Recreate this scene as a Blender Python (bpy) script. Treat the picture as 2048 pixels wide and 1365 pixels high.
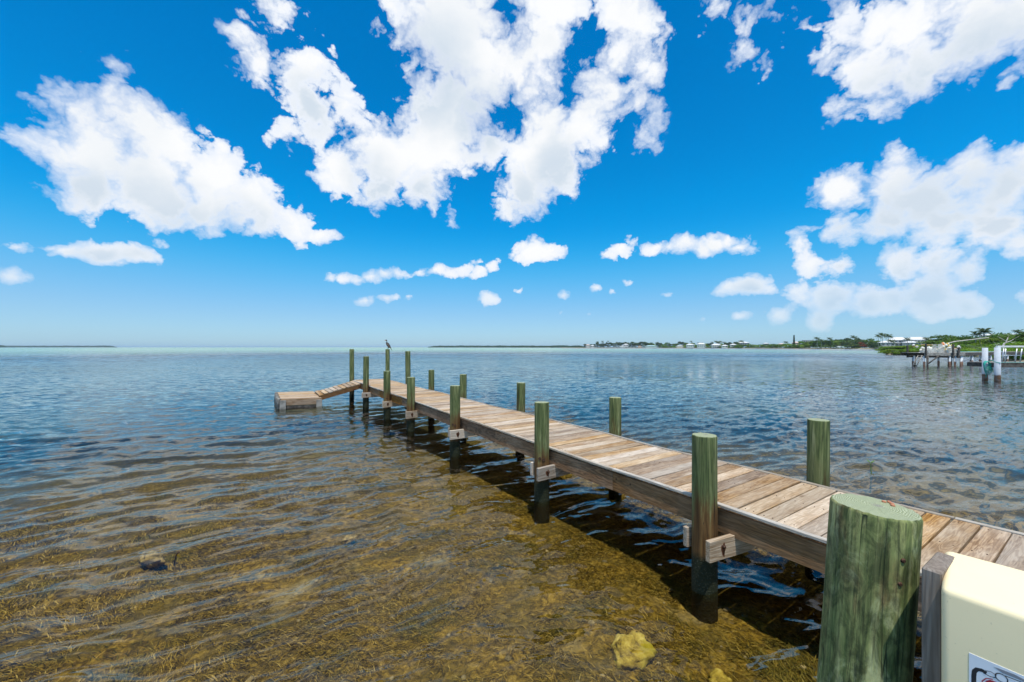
import bpy, math, random
import numpy as np
from mathutils import Vector, Matrix, noise as mnoise
random.seed(7); rng = np.random.default_rng(11)
R = math.radians
for o in list(bpy.data.objects): bpy.data.objects.remove(o)
scene = bpy.context.scene
COL = scene.collection

# ------------------------------------------------------------------ camera
CAMH, F, HY = 2.08, 797.0, 694.7        # eye height; lens in photo pixels; horizon row
cam_d = bpy.data.cameras.new('camera'); cam = bpy.data.objects.new('camera', cam_d); COL.objects.link(cam)
cam.location = (0, 0, CAMH); cam.rotation_euler = (R(90), 0, 0)
cam_d.sensor_width = 36; cam_d.lens = F/2048*36; cam_d.shift_y = (HY-682.5)/2048
cam_d.clip_start = .05; cam_d.clip_end = 60000
cam_d.dof.use_dof = True; cam_d.dof.focus_distance = 5.5; cam_d.dof.aperture_fstop = 9
scene.camera = cam
scene.view_settings.view_transform = 'Standard'; scene.view_settings.look = 'None'
scene.view_settings.exposure = 0.0; scene.view_settings.gamma = 1; scene.view_settings.use_curve_mapping = False

# ------------------------------------------------------------------ sun
SUNV = Vector((.055, -.335, 1)).normalized()      # towards the sun
sun_d = bpy.data.lights.new('sun', 'SUN'); sun = bpy.data.objects.new('sun', sun_d); COL.objects.link(sun)
sun_d.energy = 4.4; sun_d.angle = R(.5); sun_d.color = (1, .95, .87)
sun.rotation_euler = (-SUNV).to_track_quat('-Z', 'Y').to_euler(); sun.location = (0, -5, 30)

# ------------------------------------------------------------------ node helper
class N:
    def __init__(s, tree): s.t = tree; s.n = tree.nodes; s.l = tree.links
    def new(s, ty, **kw):
        nd = s.n.new(ty)
        for k, v in kw.items(): setattr(nd, k, v)
        return nd
    def put(s, sock, v):
        if isinstance(v, bpy.types.NodeSocket): s.l.new(v, sock)
        elif v is not None:
            if hasattr(sock, 'default_value'):
                dv = sock.default_value
                if hasattr(dv, '__len__') and not hasattr(v, '__len__'): v = (v,)*len(dv)
                elif hasattr(dv, '__len__') and len(dv) == 4 and len(v) == 3: v = (*v, 1)
                sock.default_value = v
    def m(s, op, a, b=None, c=None, clamp=False):
        nd = s.new('ShaderNodeMath', operation=op, use_clamp=clamp)
        for i, v in enumerate((a, b, c)):
            if v is not None: s.put(nd.inputs[i], v)
        return nd.outputs[0]
    def v(s, op, a, b=None, c=None, scale=None):
        nd = s.new('ShaderNodeVectorMath', operation=op)
        for i, v in enumerate((a, b, c)):
            if v is not None: s.put(nd.inputs[i], v)
        if scale is not None: s.put(nd.inputs['Scale'], scale)
        return nd.outputs['Value'] if op in ('DISTANCE', 'LENGTH', 'DOT_PRODUCT') else nd.outputs[0]
    def noise(s, vec, scale, detail=4, rough=.55, dist=0, col=False):
        nd = s.new('ShaderNodeTexNoise')
        s.put(nd.inputs['Vector'], vec); s.put(nd.inputs['Scale'], scale); s.put(nd.inputs['Detail'], detail)
        s.put(nd.inputs['Roughness'], rough); s.put(nd.inputs['Distortion'], dist)
        return nd.outputs[1] if col else nd.outputs[0]
    def voro(s, vec, scale, feature='F1', rnd=1, detail=0):
        nd = s.new('ShaderNodeTexVoronoi', feature=feature); nd.inputs['Detail'].default_value = detail; nd.inputs['Roughness'].default_value = .55
        s.put(nd.inputs['Vector'], vec); s.put(nd.inputs['Scale'], scale); s.put(nd.inputs['Randomness'], rnd)
        return nd.outputs['Distance']
    def mix(s, f, a, b, mode='MIX'):
        nd = s.new('ShaderNodeMix', data_type='RGBA', blend_type=mode)
        s.put(nd.inputs[0], f); s.put(nd.inputs[6], a); s.put(nd.inputs[7], b)
        return nd.outputs[2]
    def ramp(s, f, stops, interp='LINEAR'):
        nd = s.new('ShaderNodeValToRGB'); s.put(nd.inputs[0], f); cr = nd.color_ramp; cr.interpolation = interp
        while len(cr.elements) < len(stops): cr.elements.new(.5)
        for e, (p, c) in zip(cr.elements, stops):
            e.position = p; e.color = (*c, 1) if hasattr(c, '__len__') else (c, c, c, 1)
        return nd.outputs[0]
    def smooth(s, x, a, b, lo=0, hi=1):
        nd = s.new('ShaderNodeMapRange', interpolation_type='SMOOTHSTEP')
        for k, v in zip(('Value', 'From Min', 'From Max', 'To Min', 'To Max'), (x, a, b, lo, hi)): s.put(nd.inputs[k], v)
        return nd.outputs[0]
    def lin(s, x, a, b, lo=0, hi=1):
        nd = s.new('ShaderNodeMapRange')
        for k, v in zip(('Value', 'From Min', 'From Max', 'To Min', 'To Max'), (x, a, b, lo, hi)): s.put(nd.inputs[k], v)
        return nd.outputs[0]
    def sep(s, v):
        nd = s.new('ShaderNodeSeparateXYZ'); s.put(nd.inputs[0], v); return nd.outputs
    def comb(s, x, y, z):
        nd = s.new('ShaderNodeCombineXYZ')
        for i, v in enumerate((x, y, z)): s.put(nd.inputs[i], v)
        return nd.outputs[0]
    def tc(s, k='Object'): return s.new('ShaderNodeTexCoord').outputs[k]
    def bump(s, h, strength=.5, dist=.01, normal=None):
        nd = s.new('ShaderNodeBump'); s.put(nd.inputs['Height'], h); s.put(nd.inputs['Strength'], strength)
        s.put(nd.inputs['Distance'], dist)
        if normal is not None: s.put(nd.inputs['Normal'], normal)
        return nd.outputs[0]
def material(name):
    m = bpy.data.materials.new(name); m.use_nodes = True; m.node_tree.nodes.clear(); n = N(m.node_tree)
    out = n.new('ShaderNodeOutputMaterial'); return m, n, out
def principled(n, out, col, rough=.7, normal=None, spec=.4, metal=0, transl=None):
    b = n.new('ShaderNodeBsdfPrincipled')
    n.put(b.inputs['Base Color'], col); n.put(b.inputs['Roughness'], rough)
    n.put(b.inputs['Specular IOR Level'], spec); n.put(b.inputs['Metallic'], metal)
    if normal is not None: n.put(b.inputs['Normal'], normal)
    n.l.new(b.outputs[0], out.inputs[0]); return b

# ------------------------------------------------------------------ world: Nishita sky and cumulus
world = bpy.data.worlds.new('World'); scene.world = world; world.use_nodes = True
wt = world.node_tree; wt.nodes.clear(); w = N(wt)
sky = w.new('ShaderNodeTexSky', sky_type='NISHITA'); sky.sun_disc = False
sky.sun_elevation = math.asin(SUNV.z); sky.sun_rotation = math.atan2(SUNV.x, SUNV.y)
sky.altitude = 0; sky.air_density = 1.0; sky.dust_density = .4; sky.ozone_density = 2.5
D = w.v('NORMALIZE', w.tc('Generated'))
dx, dy, dz = w.sep(D)
def pdir(px, py):
    return Vector(((px-1024)/F, 1, (HY-py)/F)).normalized()
CLOUDS = [
 # big one on the left
 (145,228,62),(265,232,80),(195,300,105),(330,290,90),(95,280,58),(425,345,82),(305,375,104),(190,375,86),(505,395,72),(400,425,62),(590,450,46),(640,470,26),(372,215,20),(530,450,40),
 # under it
 (205,508,48),(130,503,36),(270,510,38),(30,500,22),(335,490,20),(25,556,24),
 # upper centre left
 (545,25,48),(490,18,26),(600,18,24),(520,120,68),(620,140,74),(690,150,44),(605,205,74),(695,215,50),(580,262,44),(640,255,46),(540,285,20),(470,108,28),(430,30,14),
 # big middle mass
 (820,30,80),(905,60,110),(1000,75,115),(1110,60,105),(1230,50,100),(1285,125,48),(1000,180,100),(900,225,85),(1190,185,70),(1275,175,52),(860,285,102),(765,305,86),(685,345,66),(760,372,52),(850,370,52),(980,275,62),(1080,290,98),(1165,270,66),(1060,370,60),(1015,412,34),(1120,335,62),(740,0,34),(900,435,14),
 (1300,262,32),(1320,238,16),
 (1450,18,40),(1505,40,40),(1510,110,30),(1532,150,20),(1470,120,12),
 # upper right mass
 (1685,60,62),(1800,60,110),(1950,40,125),(1745,150,70),(1850,130,90),(1700,215,50),(1765,210,44),(1670,100,36),(2060,30,100),(1630,25,24),(2040,145,22),
 # right bank
 (1805,305,34),(1690,370,60),(1780,365,66),(1850,395,76),(1945,345,66),(2010,375,86),(2070,330,60),(1885,440,66),(1775,440,52),(1680,462,42),(1600,480,28),(1985,450,66),(2045,490,50),(1640,380,26),
 # small ones along the middle
 (1430,485,30),(1480,490,28),(1370,492,28),(1340,497,18),(1310,497,20),(1400,498,24),(1240,500,26),(1222,512,16),(1455,480,28),(1500,492,20),(1262,485,16),(1500,570,34),(1465,575,26),(1535,576,20),(1065,505,36),(1100,500,26),(1040,515,20),(980,532,20),(930,541,20),(870,540,20),(900,545,16),(955,542,20),(845,543,12),(960,525,14),(690,557,18),(665,558,12),(715,560,15),(740,555,18),(770,548,14),(800,546,16),
 (982,600,20),(1040,580,11),(729,603,12),(772,597,9),(790,594,11),(815,596,10),(720,604,9),(1125,595,11),(1190,580,11),(1222,586,9),(1255,565,12),(1120,626,6),(1180,630,6),(1330,592,7),(1405,638,7),
 # low bank on the right
 (1620,530,40),(1682,535,30),(1600,585,36),(1660,592,46),(1740,605,46),(1800,530,50),(1870,530,52),(1940,545,42),(1860,600,66),(1780,600,46),(1560,632,24),(1640,640,30),(1930,608,46),(2040,590,26),(1480,636,15),
]
# the same kind of cumulus goes on outside the frame: (azimuth from the view, elevation, radius in degrees)
AROUND = [(-12,52,13),(8,55,14),(-2,70,12),(25,64,9),(-32,60,12),(38,55,10),(70,40,12),(85,55,10),(-75,40,11),(-95,30,9),(110,28,10),(-62,18,6),
          (-130,45,12),(150,50,13),(180,25,11),(-165,18,8),(130,14,6),(-110,12,5),(64,14,6),(75,10,4)]
HOLES = [(1012,228,20),(1168,118,20),(1140,160,14),(1020,25,12),(760,130,46),(770,190,30),(735,60,26),(1360,180,40),(930,400,24),(960,440,26)]
zw = w.m('MAXIMUM', dz, 0.0)
lay = w.v('MULTIPLY', D, (1, 1, 1.15)); lowc = w.smooth(zw, .10, .30)
warp = w.noise(lay, 9.5, 5, .6, col=True)
amp = w.lin(zw, .03, .50, .018, .09)
Dw = w.v('ADD', D, w.v('SCALE', w.v('SUBTRACT', warp, (.5,.5,.5)), scale=amp))
SQ = 1.75
Ds = w.v('MULTIPLY', Dw, (1, 1, SQ))
def sm(op, a, b, k): return w.m(op, a, b, k)
hi = lo = None
for px, py, r in CLOUDS:
    d0 = pdir(px, py); d1 = pdir(px+r*.7, py+r*.7); d2 = pdir(px+r, py); rad = ((d0-d1).length + (d0-d2).length)/2
    if py >= 470 and px < 1540:       # flat bottomed banks lower down
        c = (d0.x, d0.y, d0.z*SQ); f = w.m('SUBTRACT', rad*1.42, w.v('DISTANCE', Ds, c)); lo = f if lo is None else sm('SMOOTH_MAX', lo, f, .010)
    else:
        f = w.m('SUBTRACT', rad*(1.09 if py < 470 else 1.0), w.v('DISTANCE', Dw, tuple(d0))); hi = f if hi is None else sm('SMOOTH_MAX', hi, f, .022)
for az, el, r in AROUND:
    c = (math.sin(R(az))*math.cos(R(el)), math.cos(R(az))*math.cos(R(el)), math.sin(R(el)))
    hi = sm('SMOOTH_MAX', hi, w.m('SUBTRACT', math.sin(R(r)), w.v('DISTANCE', Dw, c)), .06)
for px, py, r in HOLES:
    if r: hi = sm('SMOOTH_MIN', hi, w.m('SUBTRACT', w.v('DISTANCE', Dw, tuple(pdir(px, py))), r/F*.85), .02)
field = w.m('MAXIMUM', hi, lo)
fb = w.m('ADD', w.m('MULTIPLY', w.noise(lay, 15, 8, .62, .1), lowc), w.m('MULTIPLY', w.noise(lay, 34, 6, .62, .1), w.m('SUBTRACT', 1.0, lowc)))
fb2 = w.noise(lay, 5.5, 5, .55)
amp2 = w.lin(zw, .03, .50, .034, .165)
puff = w.voro(w.v('ADD', lay, w.v('SCALE', warp, scale=.12)), 22.0, 'F1', 1, 2)
bil = w.m('SUBTRACT', w.m('MULTIPLY', w.m('SUBTRACT', fb, .5), .75), w.m('MULTIPLY', w.m('SUBTRACT', puff, .52), .42))
dens = w.m('MULTIPLY_ADD', field, 1.5, w.m('MULTIPLY', bil, amp2))
SHADE = [(330,462,95),(500,470,70),(170,400,60),(850,170,95),(960,250,60),(760,392,70),(850,400,50),(1050,400,50),(1120,350,60),(1750,225,80),(1860,180,80),(1700,245,50),(1980,120,80),(1840,440,90),(1980,420,90),(1720,470,60),(620,215,60),(1690,560,50),(1850,570,80),(1700,620,60),(1500,592,30),(215,535,60),(1900,650,60)]
shd = None
for px, py, r in SHADE:
    f = w.m('SUBTRACT', 1.0, w.m('DIVIDE', w.v('DISTANCE', Dw, tuple(pdir(px, py))), r*1.5/F*math.cos(math.atan(math.hypot(px-1024, py-HY)/F)))); shd = f if shd is None else w.m('MAXIMUM', shd, f)
shd = w.m('MULTIPLY', w.smooth(w.m('ADD', shd, w.m('MULTIPLY', w.m('SUBTRACT', fb2, .5), .9)), .0, .8), .9)
soft = w.m('MULTIPLY', w.lin(zw, .03, .5, .022, .065), w.smooth(fb2, .35, .62, .40, 1.5))
alpha = w.m('DIVIDE', w.m('ADD', dens, w.m('MULTIPLY', soft, .30)), soft, clamp=True)
alpha = w.m('MULTIPLY', alpha, w.m('SUBTRACT', 2.0, alpha))
lowfade = w.smooth(zw, .03, .2, .55, 1.0)
alpha = w.m('MULTIPLY', alpha, lowfade)
core = w.smooth(dens, .0, w.lin(zw, .03, .5, .03, .07))
ccol = w.mix(core, (8.4, 9.0, 10.0), (9.9, 10.0, 10.1))
greyn = w.smooth(w.m('ADD', fb2, w.m('MULTIPLY', fb, .30)), .62, .80)
ccol = w.mix(w.m('MULTIPLY', w.m('MULTIPLY', greyn, core), .40), ccol, (8.0, 8.6, 9.2))
ccol = w.mix(w.m('MULTIPLY', shd, core), ccol, (6.3, 7.3, 8.4))
hsv = w.new('ShaderNodeHueSaturation'); w.put(hsv.inputs['Saturation'], 1.28); w.put(hsv.inputs['Value'], 1.0)
w.put(hsv.inputs['Color'], w.mix(1.0, sky.outputs[0], (.80, 1.0, 1.16), 'MULTIPLY'))
hz = w.smooth(zw, 0.0, .30, 1, 0)
skyc = w.mix(w.m('MULTIPLY', hz, .45), hsv.outputs[0], (4.2, 6.6, 8.6))
skyc = w.mix(1.0, skyc, w.mix(w.smooth(zw, .06, .34), (.98, 1.04, 1.15), (.10, 1.66, 1.55)), 'MULTIPLY')
tot = w.mix(alpha, skyc, ccol)
bg = w.new('ShaderNodeBackground'); w.put(bg.inputs[0], tot); bg.inputs[1].default_value = .10
wo = w.new('ShaderNodeOutputWorld'); wt.links.new(bg.outputs[0], wo.inputs[0])
world.cycles.sampling_method = 'MANUAL'; world.cycles.sample_map_resolution = 512

# ------------------------------------------------------------------ object helpers
def tag(o, label=None, cat=None, group=None, kind=None):
    if label: o['label'] = label
    if cat: o['category'] = cat
    if group: o['group'] = group
    if kind: o['kind'] = kind
    return o
def empty(name, loc, rz=0, **kw):
    o = bpy.data.objects.new(name, None); COL.objects.link(o); o.location = loc; o.rotation_euler = (0, 0, rz)
    o.empty_display_size = .2; return tag(o, **kw)
def link(name, me, parent=None, loc=(0,0,0), rot=(0,0,0), scale=None):
    o = bpy.data.objects.new(name, me); COL.objects.link(o)
    if parent is not None: o.parent = parent
    o.location = loc; o.rotation_euler = rot
    if scale is not None: o.scale = scale
    return o
class MB:
    def __init__(s): s.v = []; s.f = []; s.mi = []; s.sm = []
    def add(s, vs, fs, mi=0, smooth=False):
        b = len(s.v); s.v += [tuple(q) for q in vs]; s.f += [[b+i for i in f] for f in fs]
        s.mi += [mi]*len(fs); s.sm += [smooth]*len(fs); return s
    def box(s, x0, x1, y0, y1, z0, z1, ch=0, mi=0, M=None):
        if ch <= 0:
            vs = [(x,y,z) for z in (z0,z1) for y in (y0,y1) for x in (x0,x1)]
            fs = [[0,2,3,1],[4,5,7,6],[0,1,5,4],[2,6,7,3],[0,4,6,2],[1,3,7,5]]
        else:
            import itertools
            c = ch; vs = []; idx = {}
            X=(x0,x1); Y=(y0,y1); Z=(z0,z1)
            for i in (0,1):
                for j in (0,1):
                    for k in (0,1):
                        sx,sy,sz = (1 if i==0 else -1),(1 if j==0 else -1),(1 if k==0 else -1)
                        idx[(i,j,k,0)] = len(vs); vs.append((X[i], Y[j]+sy*c, Z[k]+sz*c))
                        idx[(i,j,k,1)] = len(vs); vs.append((X[i]+sx*c, Y[j], Z[k]+sz*c))
                        idx[(i,j,k,2)] = len(vs); vs.append((X[i]+sx*c, Y[j]+sy*c, Z[k]))
            fs = []
            for i in (0,1):
                q=[idx[(i,a,b,0)] for a,b in ((0,0),(1,0),(1,1),(0,1))]; fs.append(q if i else q[::-1])
                q=[idx[(a,i,b,1)] for a,b in ((0,0),(1,0),(1,1),(0,1))]; fs.append(q[::-1] if i else q)
                q=[idx[(a,b,i,2)] for a,b in ((0,0),(1,0),(1,1),(0,1))]; fs.append(q if i else q[::-1])
            for a in (0,1):
                for b in (0,1):
                    q=[idx[(a,b,0,0)],idx[(a,b,1,0)],idx[(a,b,1,1)],idx[(a,b,0,1)]]; fs.append(q if a==b else q[::-1])
                    q=[idx[(a,0,b,0)],idx[(a,1,b,0)],idx[(a,1,b,2)],idx[(a,0,b,2)]]; fs.append(q[::-1] if a==b else q)
                    q=[idx[(0,a,b,1)],idx[(1,a,b,1)],idx[(1,a,b,2)],idx[(0,a,b,2)]]; fs.append(q if a==b else q[::-1])
            for i in (0,1):
                for j in (0,1):
                    for k in (0,1):
                        q=[idx[(i,j,k,t)] for t in (0,1,2)]; fs.append(q if (i+j+k)%2==1 else q[::-1])
        if M is not None: vs = [M @ Vector(v) for v in vs]
        return s.add(vs, fs, mi)
    def tube(s, path, radii, n=10, mi=0, smooth=True, caps=True, squash=1.0, up=Vector((0,0,1))):
        P = [Vector(p) for p in path]; b = []; vs = []
        for i, p in enumerate(P):
            t = (P[min(i+1,len(P)-1)]-P[max(i-1,0)]).normalized()
            a = t.cross(up); a = a.normalized() if a.length > 1e-3 else Vector((1,0,0))
            c = a.cross(t).normalized(); r = radii[i] if hasattr(radii,'__len__') else radii
            for k in range(n):
                th = 2*math.pi*k/n; vs.append(p+a*math.cos(th)*r*squash+c*math.sin(th)*r)
        fs = [[i*n+k, i*n+(k+1)%n, (i+1)*n+(k+1)%n, (i+1)*n+k] for i in range(len(P)-1) for k in range(n)]
        s.add(vs, fs, mi, smooth)
        if caps:
            b0 = len(s.v)-len(vs)
            s.f += [[b0+k for k in range(n)][::-1], [b0+(len(P)-1)*n+k for k in range(n)]]; s.mi += [mi]*2; s.sm += [False]*2
        return s
    def mesh(s, name, mats):
        me = bpy.data.meshes.new(name); me.from_pydata([tuple(v) for v in s.v], [], s.f)
        for m in (mats if isinstance(mats,(list,tuple)) else [mats]): me.materials.append(m)
        me.polygons.foreach_set('material_index', s.mi); me.polygons.foreach_set('use_smooth', s.sm)
        me.update(); return me
    def build(s, name, mats, parent=None, loc=(0,0,0), rot=(0,0,0)):
        return link(name, s.mesh(name, mats), parent, loc, rot)
def np_mesh(name, V, Fq, mat, smooth=True):
    me = bpy.data.meshes.new(name); V = np.asarray(V, dtype=np.float32); Fq = np.asarray(Fq, dtype=np.int32)
    me.vertices.add(len(V)); me.vertices.foreach_set('co', V.ravel())
    nf, k = Fq.shape; me.loops.add(nf*k); me.loops.foreach_set('vertex_index', Fq.ravel())
    me.polygons.add(nf); me.polygons.foreach_set('loop_start', np.arange(nf, dtype=np.int32)*k)
    try: me.polygons.foreach_set('loop_total', np.full(nf, k, dtype=np.int32))
    except Exception: pass
    me.polygons.foreach_set('use_smooth', np.full(nf, smooth)); me.materials.append(mat)
    me.update(calc_edges=True); me.validate(); return me

def fbm2(x, y, seed=0, octs=5, lac=2.03, gain=.5):
    """value noise on arrays"""
    r = np.random.default_rng(seed); tab = r.random((256,256)).astype(np.float32)
    out = np.zeros_like(x, dtype=np.float64); a = 1; tot = 0
    for o in range(octs):
        xi = np.floor(x).astype(int); yi = np.floor(y).astype(int); fx = x-xi; fy = y-yi
        fx = fx*fx*(3-2*fx); fy = fy*fy*(3-2*fy)
        g = lambda i, j: tab[(xi+i)&255, (yi+j)&255]
        out += a*((g(0,0)*(1-fx)+g(1,0)*fx)*(1-fy)+(g(0,1)*(1-fx)+g(1,1)*fx)*fy); tot += a
        a *= gain; x = x*lac+17.3; y = y*lac+5.1
    return out/tot

# ------------------------------------------------------------------ materials
def mat_deck(name, c_dark=(.21,.11,.042), c_mid=(.43,.27,.135), c_pale=(.60,.49,.37), axis=0, bleach=.5, knots=True):
    m, n, out = material(name)
    rnd = n.new('ShaderNodeObjectInfo').outputs['Random']
    P = n.v('ADD', n.tc(), n.comb(n.m('MULTIPLY', rnd, 37.0), n.m('MULTIPLY', rnd, 91.0), n.m('MULTIPLY', rnd, 13.0)))
    sl = [9, 9, 9]; sl[axis] = .8
    Ps = n.v('MULTIPLY', P, tuple(sl))
    wob = n.noise(Ps, .8, 2, .5)
    Pw = n.v('ADD', Ps, n.comb(*(0 if i == axis else n.m('MULTIPLY', wob, 1.3) for i in range(3))))
    grain = n.noise(Pw, 2.1, 3, .5, .6)
    lines = n.m('SINE', n.m('MULTIPLY', grain, 46.0))
    fine = n.noise(n.v('MULTIPLY', P, tuple(140 if i != axis else 5 for i in range(3))), 1, 3, .6)
    patch = n.noise(n.v('MULTIPLY', P, tuple(5 if i != axis else 1.6 for i in range(3))), 1.4, 4, .6)
    col = n.mix(n.m('MULTIPLY_ADD', lines, .42, .5), c_dark, c_mid)
    b = n.m('ADD', n.m('MULTIPLY', n.m('SUBTRACT', patch, .5), 2.2), n.m('MULTIPLY_ADD', rnd, .75, bleach-.36), clamp=True)
    b = n.m('MULTIPLY', b, n.m('MULTIPLY_ADD', lines, .13, .84))
    col = n.mix(b, col, c_pale)
    col = n.mix(n.smooth(fine, .42, .60, 0, .42), col, n.mix(1, col, (.55,.5,.44), 'MULTIPLY'))
    if knots:
        kd = n.voro(n.v('MULTIPLY', P, tuple(4.2 if i != axis else 1.5 for i in range(3))), 1)
        col = n.mix(n.smooth(kd, .035, .10, .7, 0), col, (.17,.10,.05))
    hs = n.new('ShaderNodeHueSaturation'); n.put(hs.inputs['Color'], col)
    n.put(hs.inputs['Value'], n.lin(n.m('FRACT', n.m('MULTIPLY', rnd, 7.31)), 0, 1, .74, 1.16))
    n.put(hs.inputs['Saturation'], n.lin(n.m('FRACT', n.m('MULTIPLY', rnd, 3.77)), 0, 1, .75, 1.25))
    h = n.m('ADD', n.m('MULTIPLY', lines, .25), fine)
    principled(n, out, hs.outputs[0], .72, n.bump(h, .45, .003), .3); return m
M_PLANK = mat_deck('weathered_plank')
M_PLANK_Y = mat_deck('weathered_plank_lengthwise', axis=1)
M_STRING = mat_deck('brown_side_board', (.11,.05,.018), (.33,.17,.07), (.40,.27,.17), axis=1, bleach=.12)
M_TRIM = mat_deck('silver_edge_board', (.22,.17,.12), (.38,.31,.24), (.48,.43,.36), axis=1, bleach=.62, knots=False)
M_BEAM = mat_deck('pale_cross_beam', (.24,.17,.11), (.48,.39,.30), (.62,.55,.46), axis=0, bleach=.5)
M_POSTBOARD = mat_deck('grey_post_board', (.16,.105,.065), (.30,.22,.155), (.38,.32,.27), axis=2, bleach=.3, knots=False)

def mat_pile(name, stain=True):
    m, n, out = material(name)
    rnd = n.new('ShaderNodeObjectInfo').outputs['Random']
    O = n.tc(); x, y, z = n.sep(O)
    P = n.v('ADD', O, n.comb(n.m('MULTIPLY', rnd, 37.0), n.m('MULTIPLY', rnd, 91.0), 0))
    st = n.noise(n.v('MULTIPLY', P, (22, 22, 1.3)), 1, 6, .65, .5)
    fine = n.noise(n.v('MULTIPLY', P, (110, 110, 4)), 1, 4, .6)
    big = n.noise(n.v('MULTIPLY', P, (5, 5, 1.8)), 1, 4, .6)
    col = n.ramp(st, [(.30,(.024,.034,.012)),(.43,(.070,.098,.033)),(.55,(.145,.170,.064)),(.72,(.33,.34,.17))])
    col = n.mix(n.smooth(big, .46, .68, 0, .6), col, (.14,.145,.06))
    col = n.mix(n.smooth(fine, .50, .66, 0, .7), col, (.020,.034,.015))
    if stain:
        sx = n.m('ADD', z, n.m('MULTIPLY', n.m('SUBTRACT', st, .5), 1.0))
        sx = n.m('ADD', sx, n.m('MULTIPLY', n.m('SUBTRACT', big, .5), .9))
        brown = n.ramp(st, [(.3,(.035,.018,.008)),(.5,(.13,.06,.02)),(.7,(.22,.12,.04))])
        col = n.mix(n.smooth(sx, .55, .92, .92, 0), col, brown)
        wet = n.m('ADD', z, n.m('MULTIPLY', n.m('SUBTRACT', big, .5), .2))
        wetf = n.smooth(wet, .26, .36, 1, 0)
        barn = n.voro(n.v('MULTIPLY', P, (60,60,60)), 1)
        wc = n.mix(n.smooth(barn, .12, .3, .5, 0), (.016,.020,.009), (.15,.15,.10)); wc = n.mix(n.smooth(z, -.06, .0, .9, 0), wc, (.018,.013,.004))
        col = n.mix(wetf, col, wc)
        h = n.m('ADD', n.m('MULTIPLY', fine, .8), n.m('ADD', n.m('MULTIPLY', st, .8), n.m('MULTIPLY', n.m('MULTIPLY', wetf, barn), -1.6)))
    else:
        col = n.mix(n.smooth(n.noise(n.v('MULTIPLY', P, (9,9,2.2)), 1, 5, .7), .52, .72, 0, .65), col, (.19,.13,.06))
        col = n.mix(n.smooth(n.noise(n.v('MULTIPLY', P, (7,7,2.6)), 1.3, 6, .7, 1.2), .50, .68, 0, .65), col, (.30,.34,.19))
        mot = n.noise(n.v('MULTIPLY', P, (16,16,7)), 1.5, 7, .72, .6)
        col = n.mix(1, col, n.mix(n.smooth(mot, .35, .65), (.62,.60,.58), (1.85,1.72,1.6)), 'MULTIPLY')
        crack = n.m('ABSOLUTE', n.m('SUBTRACT', n.noise(n.v('MULTIPLY', P, (16,16,.5)), 1, 2, .5), .5))
        cf = n.smooth(crack, 0, .006, 1, 0)
        col = n.mix(n.m('MULTIPLY', cf, .85), col, (.012,.02,.012))
        h = n.m('ADD', n.m('SUBTRACT', n.m('MULTIPLY', fine, .8), cf), st)
    principled(n, out, col, .78, n.bump(h, .6, .005), .25); return m
M_PILE = mat_pile('green_treated_pile'); M_PILE_BIG = mat_pile('green_treated_pile_dry', False)
def mat_endgrain():
    m, n, out = material('pile_end_grain'); O = n.tc(); x, y, z = n.sep(O)
    wob = n.noise(O, 7, 4, .6)
    r = n.m('ADD', n.v('LENGTH', n.comb(n.m('SUBTRACT', x, .012), n.m('ADD', y, .008), 0)), n.m('MULTIPLY', wob, .06))
    ring = n.m('SINE', n.m('MULTIPLY', r, 980))
    rn = n.noise(O, 16, 5, .65)
    col = n.mix(n.m('MULTIPLY_ADD', ring, .5, .5), (.21,.24,.13), (.42,.45,.30))
    col = n.mix(n.smooth(n.m('ADD', r, n.m('MULTIPLY', n.m('SUBTRACT', rn, .5), .10)), .030, .062, .9, 0), col, (.24,.22,.20))
    col = n.mix(n.smooth(rn, .55, .75, 0, .3), col, (.42,.46,.36))
    principled(n, out, col, .85, n.bump(n.m('ADD', ring, rn), .5, .003), .2); return m
M_END = mat_endgrain()
def mat_simple(name, col, rough=.6, var=.15, scale=8, metal=0, spec=.4, bump=0.0, col2=None, randval=0):
    m, n, out = material(name); O = n.tc(); a = n.noise(O, scale, 4, .6)
    c = n.mix(n.smooth(a, .35, .65), tuple(q*(1-var) for q in col), col2 or tuple(min(1, q*(1+var)) for q in col))
    if randval:
        hs = n.new('ShaderNodeHueSaturation'); n.put(hs.inputs['Color'], c)
        n.put(hs.inputs['Value'], n.lin(n.new('ShaderNodeObjectInfo').outputs['Random'], 0, 1, 1-randval, 1+randval)); c = hs.outputs[0]
    principled(n, out, c, rough, n.bump(a, bump, .01) if bump else None, spec, metal); return m
M_BOLT = mat_simple('rusty_bolt', (.07,.035,.02), .75, .5, 90, .3)
M_RUST = mat_simple('rust_bloom', (.11,.035,.012), .9, .5, 60)
M_WHITEPAINT = mat_simple('white_paint', (.78,.77,.73), .55, .05, 3)
M_DARKWOOD = mat_simple('dark_old_wood', (.085,.072,.06), .85, .45, 6)
M_GREYWOOD = mat_simple('grey_old_wood', (.27,.25,.22), .85, .3, 5)

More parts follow.
